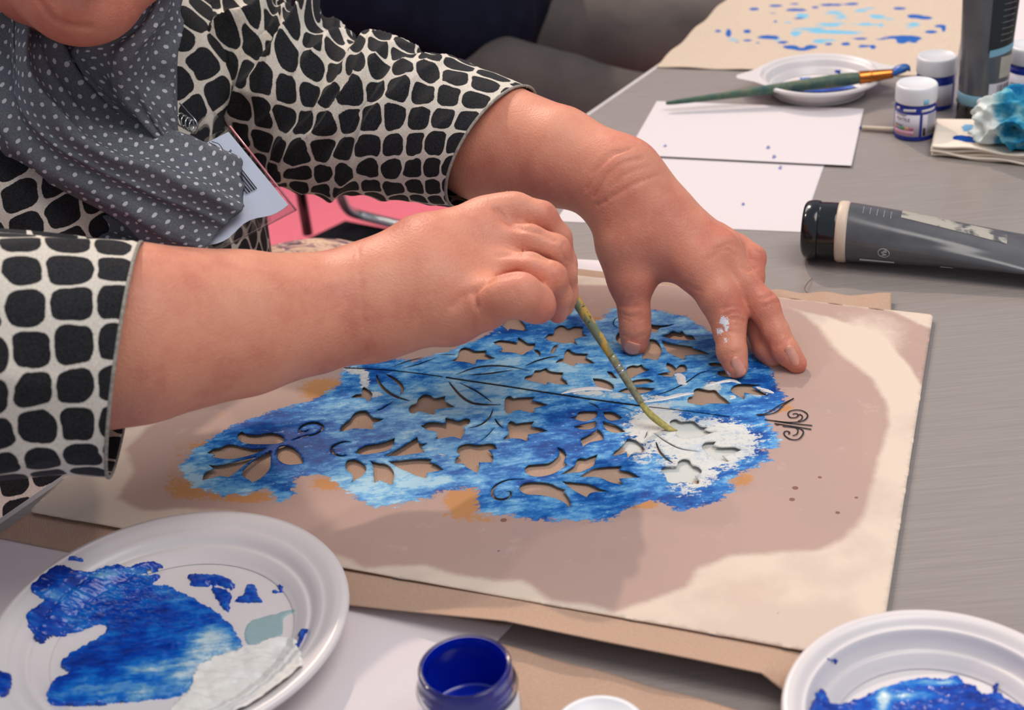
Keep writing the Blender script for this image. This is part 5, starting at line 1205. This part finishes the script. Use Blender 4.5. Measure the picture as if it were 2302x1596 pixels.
def tbody(name, s0, s1, mat, n=64, m_=60, grow=0.0, th0=0, th1=360, parent=lt):
    V, Fc = [], []; full = (th1-th0) >= 360; nn = n if full else n+1
    for i in range(m_+1):
        s = s0+(s1-s0)*i/m_; hw, hh, cz = sect(s)
        for j in range(nn):
            a = math.radians(th0+(th1-th0)*j/n); dent = -.0016*math.exp(-((math.degrees(a)-118+s*160)/13)**2)*min(1, s*18)-.001*math.exp(-((math.degrees(a)-165+s*220)/10)**2)*min(1, s*18)
            p = np.array([o0[0], o0[1], TZ+cz])+ax*s+sx_*(hw+grow+dent)*math.cos(a)+up*(hh+grow+dent*(1-s/.18))*math.sin(a); p[2] = max(p[2], TZ+.0003); V.append(p)
    for i in range(m_):
        for j in range(n): j2 = (j+1) % nn; Fc.append((i*nn+j, i*nn+j2, (i+1)*nn+j2, (i+1)*nn+j))
    return mesh_obj(name, V, Fc, mat, parent)
tb_ = tbody('tube_body', 0, .135, MAT['tube_film']); tbody('crimped_end', .135, .180, MAT['black_plastic'])
def onT(s, ang, g=.0002):
    hw, hh, cz = sect(s); a = math.radians(ang); return np.array([o0[0], o0[1], TZ+cz])+ax*s+sx_*(hw+g)*math.cos(a)+up*(hh+g)*math.sin(a)
Mx = Matrix((Vector(sx_), Vector(np.cross(-ax, sx_)), Vector(-ax))).transposed().to_4x4(); Mx.translation = Vector(o0*[1, 1, 0]+[0, 0, TZ+RT+.0006])
lathe('ring', [(RT*.9, -.001), (RT*1.0, -.001), (RT*1.035, .001), (RT*1.035, .0055), (RT*1.0, .0075), (RT*.9, .0075)], MAT['cream_ring'], lt, 72, M=Mx)
lathe('cap', smooth_prof([(RT*.97, .006), (RT*.97, .020), (RT*.95, .0205), (RT*.96, .021), (RT*1.01, .0225), (RT*1.02, .027), (RT*.97, .0315), (RT*.88, .0335), (RT*.80, .0332), (0, .0338)], 50), MAT['black_plastic'], lt, 72, M=Mx)
sm_ = []
m = NT('smudge_patch', .35, .4); nn_ = m.noise(m.obj(), 55, 3, .6, .5); m.base(m.mix(m.step(nn_, .38, .52), lin((84, 85, 88)), lin((172, 166, 154))))
bb_ = tbody('brand_smudge', .040, .118, m.m, 20, 40, .00025, 62, 100); bb_['label'] = 'blurred pale patch of lettering'
fnT = lambda s0_, a0_: (lambda x, y: onT(s0_+x, a0_+math.degrees(y/RT), .0003))
for k in range(5): wrap_text(('LLLLLL', 'AAAAAAAA', 'IIIIIII', 'EEEEEEE', 'TTTTTT')[k][:0] or '-------', .004, (lambda kk: (lambda x, y: onT(.012+kk*.0052+y*.6, 100+math.degrees(x/RT), .0003)))(k), MAT['white_ink'], tb_, 'print_line')
wrap_text('AP', .0055, lambda x, y: onT(.030+y, 188+math.degrees(-x/RT), .0003), MAT['white_ink'], tb_)
V_ = [onT(.030+.0042*math.cos(a), 188+math.degrees(.0042*math.sin(a)/RT), .0003) for a in np.linspace(0, 2*math.pi, 28)]
tube('seal_ring', V_, .0002, MAT['white_ink'], tb_, 5, cap=False)
for s0_, s1_ in ((.012, .038), (.072, .081)): tbody('pale_print', s0_, s1_, MAT['white_ink'], 4, 8, .0003, 212, 219)
# cap toward us is offset; standing tube
c = W(2203, 268, 0); c[2] = TZ+.0008; R = .0222
stt = thing('paint_tube', c, 'tall dark grey paint tube standing on its black cap at the right', 'tube')
lathe('cap', smooth_prof([(0, 0), (R*.93, 0), (R*.99, .002), (R*1.0, .006), (R, .0175), (R*.97, .0182), (0, .0182)], 40), MAT['black_plastic'], stt, 64, c=c)
lathe('ring', [(R*.97, .0182), (R*1.02, .0185), (R*1.02, .0285), (R*1.0, .0292), (R*.97, .0292)], MAT['pale_blue'], stt, 64, c=c)
vb = bearing(c); hd = np.array([math.cos(math.radians(vb+90)), math.sin(math.radians(vb+90)), 0]); fd = np.array([math.cos(math.radians(vb)), math.sin(math.radians(vb)), 0])
def sect2(z): e = np.clip((z-.03)/.155, 0, 1)**1.4; return R*(1-e)+.0335*e*.85+R*0, R*(1-e)+.0008*e
def onS(z, a, g=0.0): wv, dp = sect2(z); an = math.radians(a); return c+hd*(wv+g)*math.sin(an)+fd*(dp+g)*math.cos(an)+up*z
def sbody(name, z0, z1, a0_, a1_, mat, g=0.0, n=64, m_=50, parent=stt, slant=0.0):
    V, Fc = [], []
    for i in range(m_+1):
        for j in range(n+1): V.append(onS(z0+(z1-z0)*i/m_+slant*j/n, a0_+(a1_-a0_)*j/n, g))
    for i in range(m_):
        for j in range(n): q = i*(n+1)+j; Fc.append((q, q+1, q+n+2, q+n+1))
    return mesh_obj(name, V, Fc, mat, parent)
sb_ = sbody('tube_body', .029, .185, 0, 360, MAT['tube_film'])
sbody('dark_panel', .070, .170, 5, 88, MAT['black_plastic'], .0002, parent=sb_); sbody('stripe', .066, .0725, 8, 88, MAT['pale_blue'], .0004, parent=sb_, slant=.006)
sbody('beige_label', .046, .066, 36, 86, MAT['smudge'], .0003, parent=sb_)
lb2 = sbody('barcode_label', .0305, .0415, 14, 84, MAT['label_pale'], .0003, parent=sb_)
for k in range(10): sbody('bar_line', .033, .040, 34+k*4.6, 35.6+k*4.6+(k % 3)*.6, MAT['dark_ink'], .0005, 3, 3, parent=sb_)
for k in range(7): wrap_text('----------', .004, (lambda kk: (lambda x, y: onS(.082+kk*.0055+y*.5+x*.12, 46+math.degrees(x/R), .0005)))(k), MAT['white_ink'], sb_, 'print_line')

# ------------------------------------------------------------------ napkins and crumpled tissue
m = NT('napkin', .9, .1); k1 = m.step(m.math('ADD', m.attr('blue'), m.math('MULTIPLY', m.math('SUBTRACT', m.noise(m.obj(), 120, 4, .7), .5), .7)), .45, .55); k2 = m.step(m.math('ADD', m.attr('sky'), m.math('MULTIPLY', m.math('SUBTRACT', m.noise(m.obj(), 200, 4, .7), .5), .9)), .45, .6)
c_ = m.mix(k2, lin((236, 222, 204)), lin((120, 170, 206))); c_ = m.mix(k1, c_, lin((20, 74, 160))); m.base(c_); m.bump(m.noise(m.obj(), 90, 3), .4, .001)
nk = thing('folded_napkin', W(2200, 330, 0), 'folded white paper napkins with blue brush wipes, under the crumpled tissue', 'napkin')
kA, kB, kC, kD = W(2093, 352, 0), W(2500, 395, 0), W(2520, 300, 0), W(2104, 292, 0)
for l in range(5):
    j_ = rng.normal(0, .0012, 3); z0 = .0006+l*.0022
    def lf(u, v, l=l): return .0010*math.sin(u*6+l*1.7)*(1-v)+.0012*math.exp(-((v-.0)/.2)**2)*math.sin(u*17+l)
    o = sheet('napkin_layer', (kA+[j_[0], j_[1], 0], kB+[0, j_[1], 0], kC, kD+[j_[2], 0, 0]), m.m, z0, (70, 34), .0018, lift=lf, parent=nk)
    vv_ = np.zeros(len(o.data.vertices)*3); o.data.vertices.foreach_get('co', vv_); q = proj(vv_.reshape(-1, 3)); z = np.zeros(len(q))
    vattr(o, 'blue', gs([(2160, 312, 22, 7, 1.0), (2190, 318, 22, 6, 1.0)], q) if l == 4 else z); vattr(o, 'sky', gs([(2175, 290, 20, 12, .9)], q) if l == 4 else z)
bm = bmesh.new(); bmesh.ops.create_icosphere(bm, subdivisions=6, radius=1); Vt = np.array([v.co[:] for v in bm.verts]); Ff = [tuple(v.index for v in f.verts) for f in bm.faces]; bm.free()
n1 = fbm(Vt*1.7+5, 1, 2); rdg = 1-np.abs(2*fbm(Vt*1.9+9, 4, 2)-1)*2.4; rad = 1+.5*(n1-.5)+.42*(rdg-.6)
cT = W(2284, 318, .010); Vt2 = Vt*rad[:, None]*np.array([.036, .032, .027]); 
Vt2[:, 2] = np.maximum(Vt2[:, 2], -.0155); Pt = cT+[0, 0, .0185]+Vt2
m = NT('tissue', .9, .1); n_ = m.noise(m.obj(), 42, 4, .6, .8)
m.base(m.mix(m.step(m.math('ADD', m.attr('dye'), m.math('MULTIPLY', m.math('SUBTRACT', n_, .5), 1.2)), .3, .7), lin((214, 222, 216)), m.ramp(m.noise(m.obj(), 60, 3, .6), [(.35, lin((24, 100, 150))), (.5, lin((58, 150, 180))), (.7, lin((150, 204, 206)))]))); m.bump(m.noise(m.obj(), 70, 3, .6), .45, .002)
ti = mesh_obj('crumpled_tissue', Pt, Ff, m.m); q = proj(Pt); vattr(ti, 'dye', np.clip((q[:, 0]-2205)/60, 0, 1)*.9)
tag(ti, 'crumpled tissue soaked turquoise and blue, resting on the folded napkins', 'tissue')

# ------------------------------------------------------------------ far artwork and papers
m = NT('painted_linen', .9, .12); o_ = m.obj(); w2 = m.noise(o_, 500, 2)
base = m.ramp(w2, [(.2, lin((196, 176, 156))), (.8, lin((216, 198, 178)))])
nn_ = m.math('MULTIPLY', m.math('SUBTRACT', m.noise(o_, 90, 3, .6), .5), .8)
base = m.mix(m.step(m.math('ADD', m.attr('cyan'), nn_), .3, .6), base, lin((120, 186, 216))); base = m.mix(m.step(m.math('ADD', m.attr('blue'), nn_), .35, .6), base, lin((44, 98, 176))); m.base(base)
q1, q2, q3, q4 = W(1476, 153), W(2146, 176), W(2190, -80), W(1700, -62)
ca = sheet('painted_cloth', (q1, q2, q3, q4), m.m, .0004, (300, 220), .0010, lift=lambda u, v: .003*max(0, 1-u/.10)*math.sin(v*14)**2+.0012*math.exp(-(v/.08)**2)*math.sin(u*15)**2)
vv_ = np.zeros(len(ca.data.vertices)*3); ca.data.vertices.foreach_get('co', vv_); q = proj(vv_.reshape(-1, 3))
zG = lambda L: [(1560+x*.278, y*.278, rx*.31, ry*.30, a*1.1) for x, y, rx, ry, a in L]
vattr(ca, 'blue', gs(zG([(490,76,40,12,1),(660,50,50,10,.9),(810,35,50,9,.6),(820,84,80,12,1),(980,64,30,10,.8),(1110,42,90,10,.9),(1280,35,50,9,.9),(1660,72,60,14,.8),(1790,135,60,16,.9),(1880,150,60,14,.8),(1990,215,50,12,.8),(1920,262,50,12,1),(2020,240,20,24,.8),(1700,305,130,16,1),(1680,335,40,20,1),(1340,316,60,10,.9),(1510,322,60,10,.5),(600,305,90,16,1),(280,270,22,30,1),(195,255,30,16,.7),(430,258,30,14,1),(720,345,50,14,.8),(780,385,60,16,1),(870,405,50,10,.8),(945,384,50,18,1),(1230,358,40,14,.9),(1370,378,50,14,.8),(1450,385,22,22,.8),(1090,360,30,12,.8),(430,330,40,10,.8),(660,175,20,14,.6),(640,110,40,12,.5),(720,132,40,8,.4),(850,152,50,9,.7),(1780,340,40,14,.6),(1800,318,40,8,.6),(350,345,24,8,.5),(515,350,28,9,.6)]), q))
vattr(ca, 'cyan', .72*gs(zG([(880,130,60,26,.9),(1130,100,90,26,.7),(1190,150,70,26,.7),(1350,90,60,14,.8),(1480,135,80,22,.9),(1430,70,60,10,.6),(1100,205,140,22,.8),(1400,200,90,16,.8),(1050,260,150,16,1),(900,235,120,10,.8),(1250,268,120,14,1),(1600,160,90,14,.5),(1780,200,70,20,.8),(820,280,40,24,1),(1000,340,70,24,.7),(1130,330,90,20,.6),(700,330,70,22,.7),(320,325,70,22,.6),(1720,230,60,20,.5),(1520,210,30,26,.6),(1640,310,90,12,.7),(760,185,50,8,.7),(1330,355,70,18,.4),(700,60,120,12,.3)]), q))
tag(ca, 'pale linen cloth printed with a wreath of blue and cyan leaves, far right of table', 'cloth')
o = sheet('paper_sheet', (W(2195, 190), W(2500, 215), W(2480, -60), W(2200, -80)), MAT['paper_white'], 0, (10, 10)); tag(o, 'pale sheet at the top right corner behind the standing tube', 'paper')
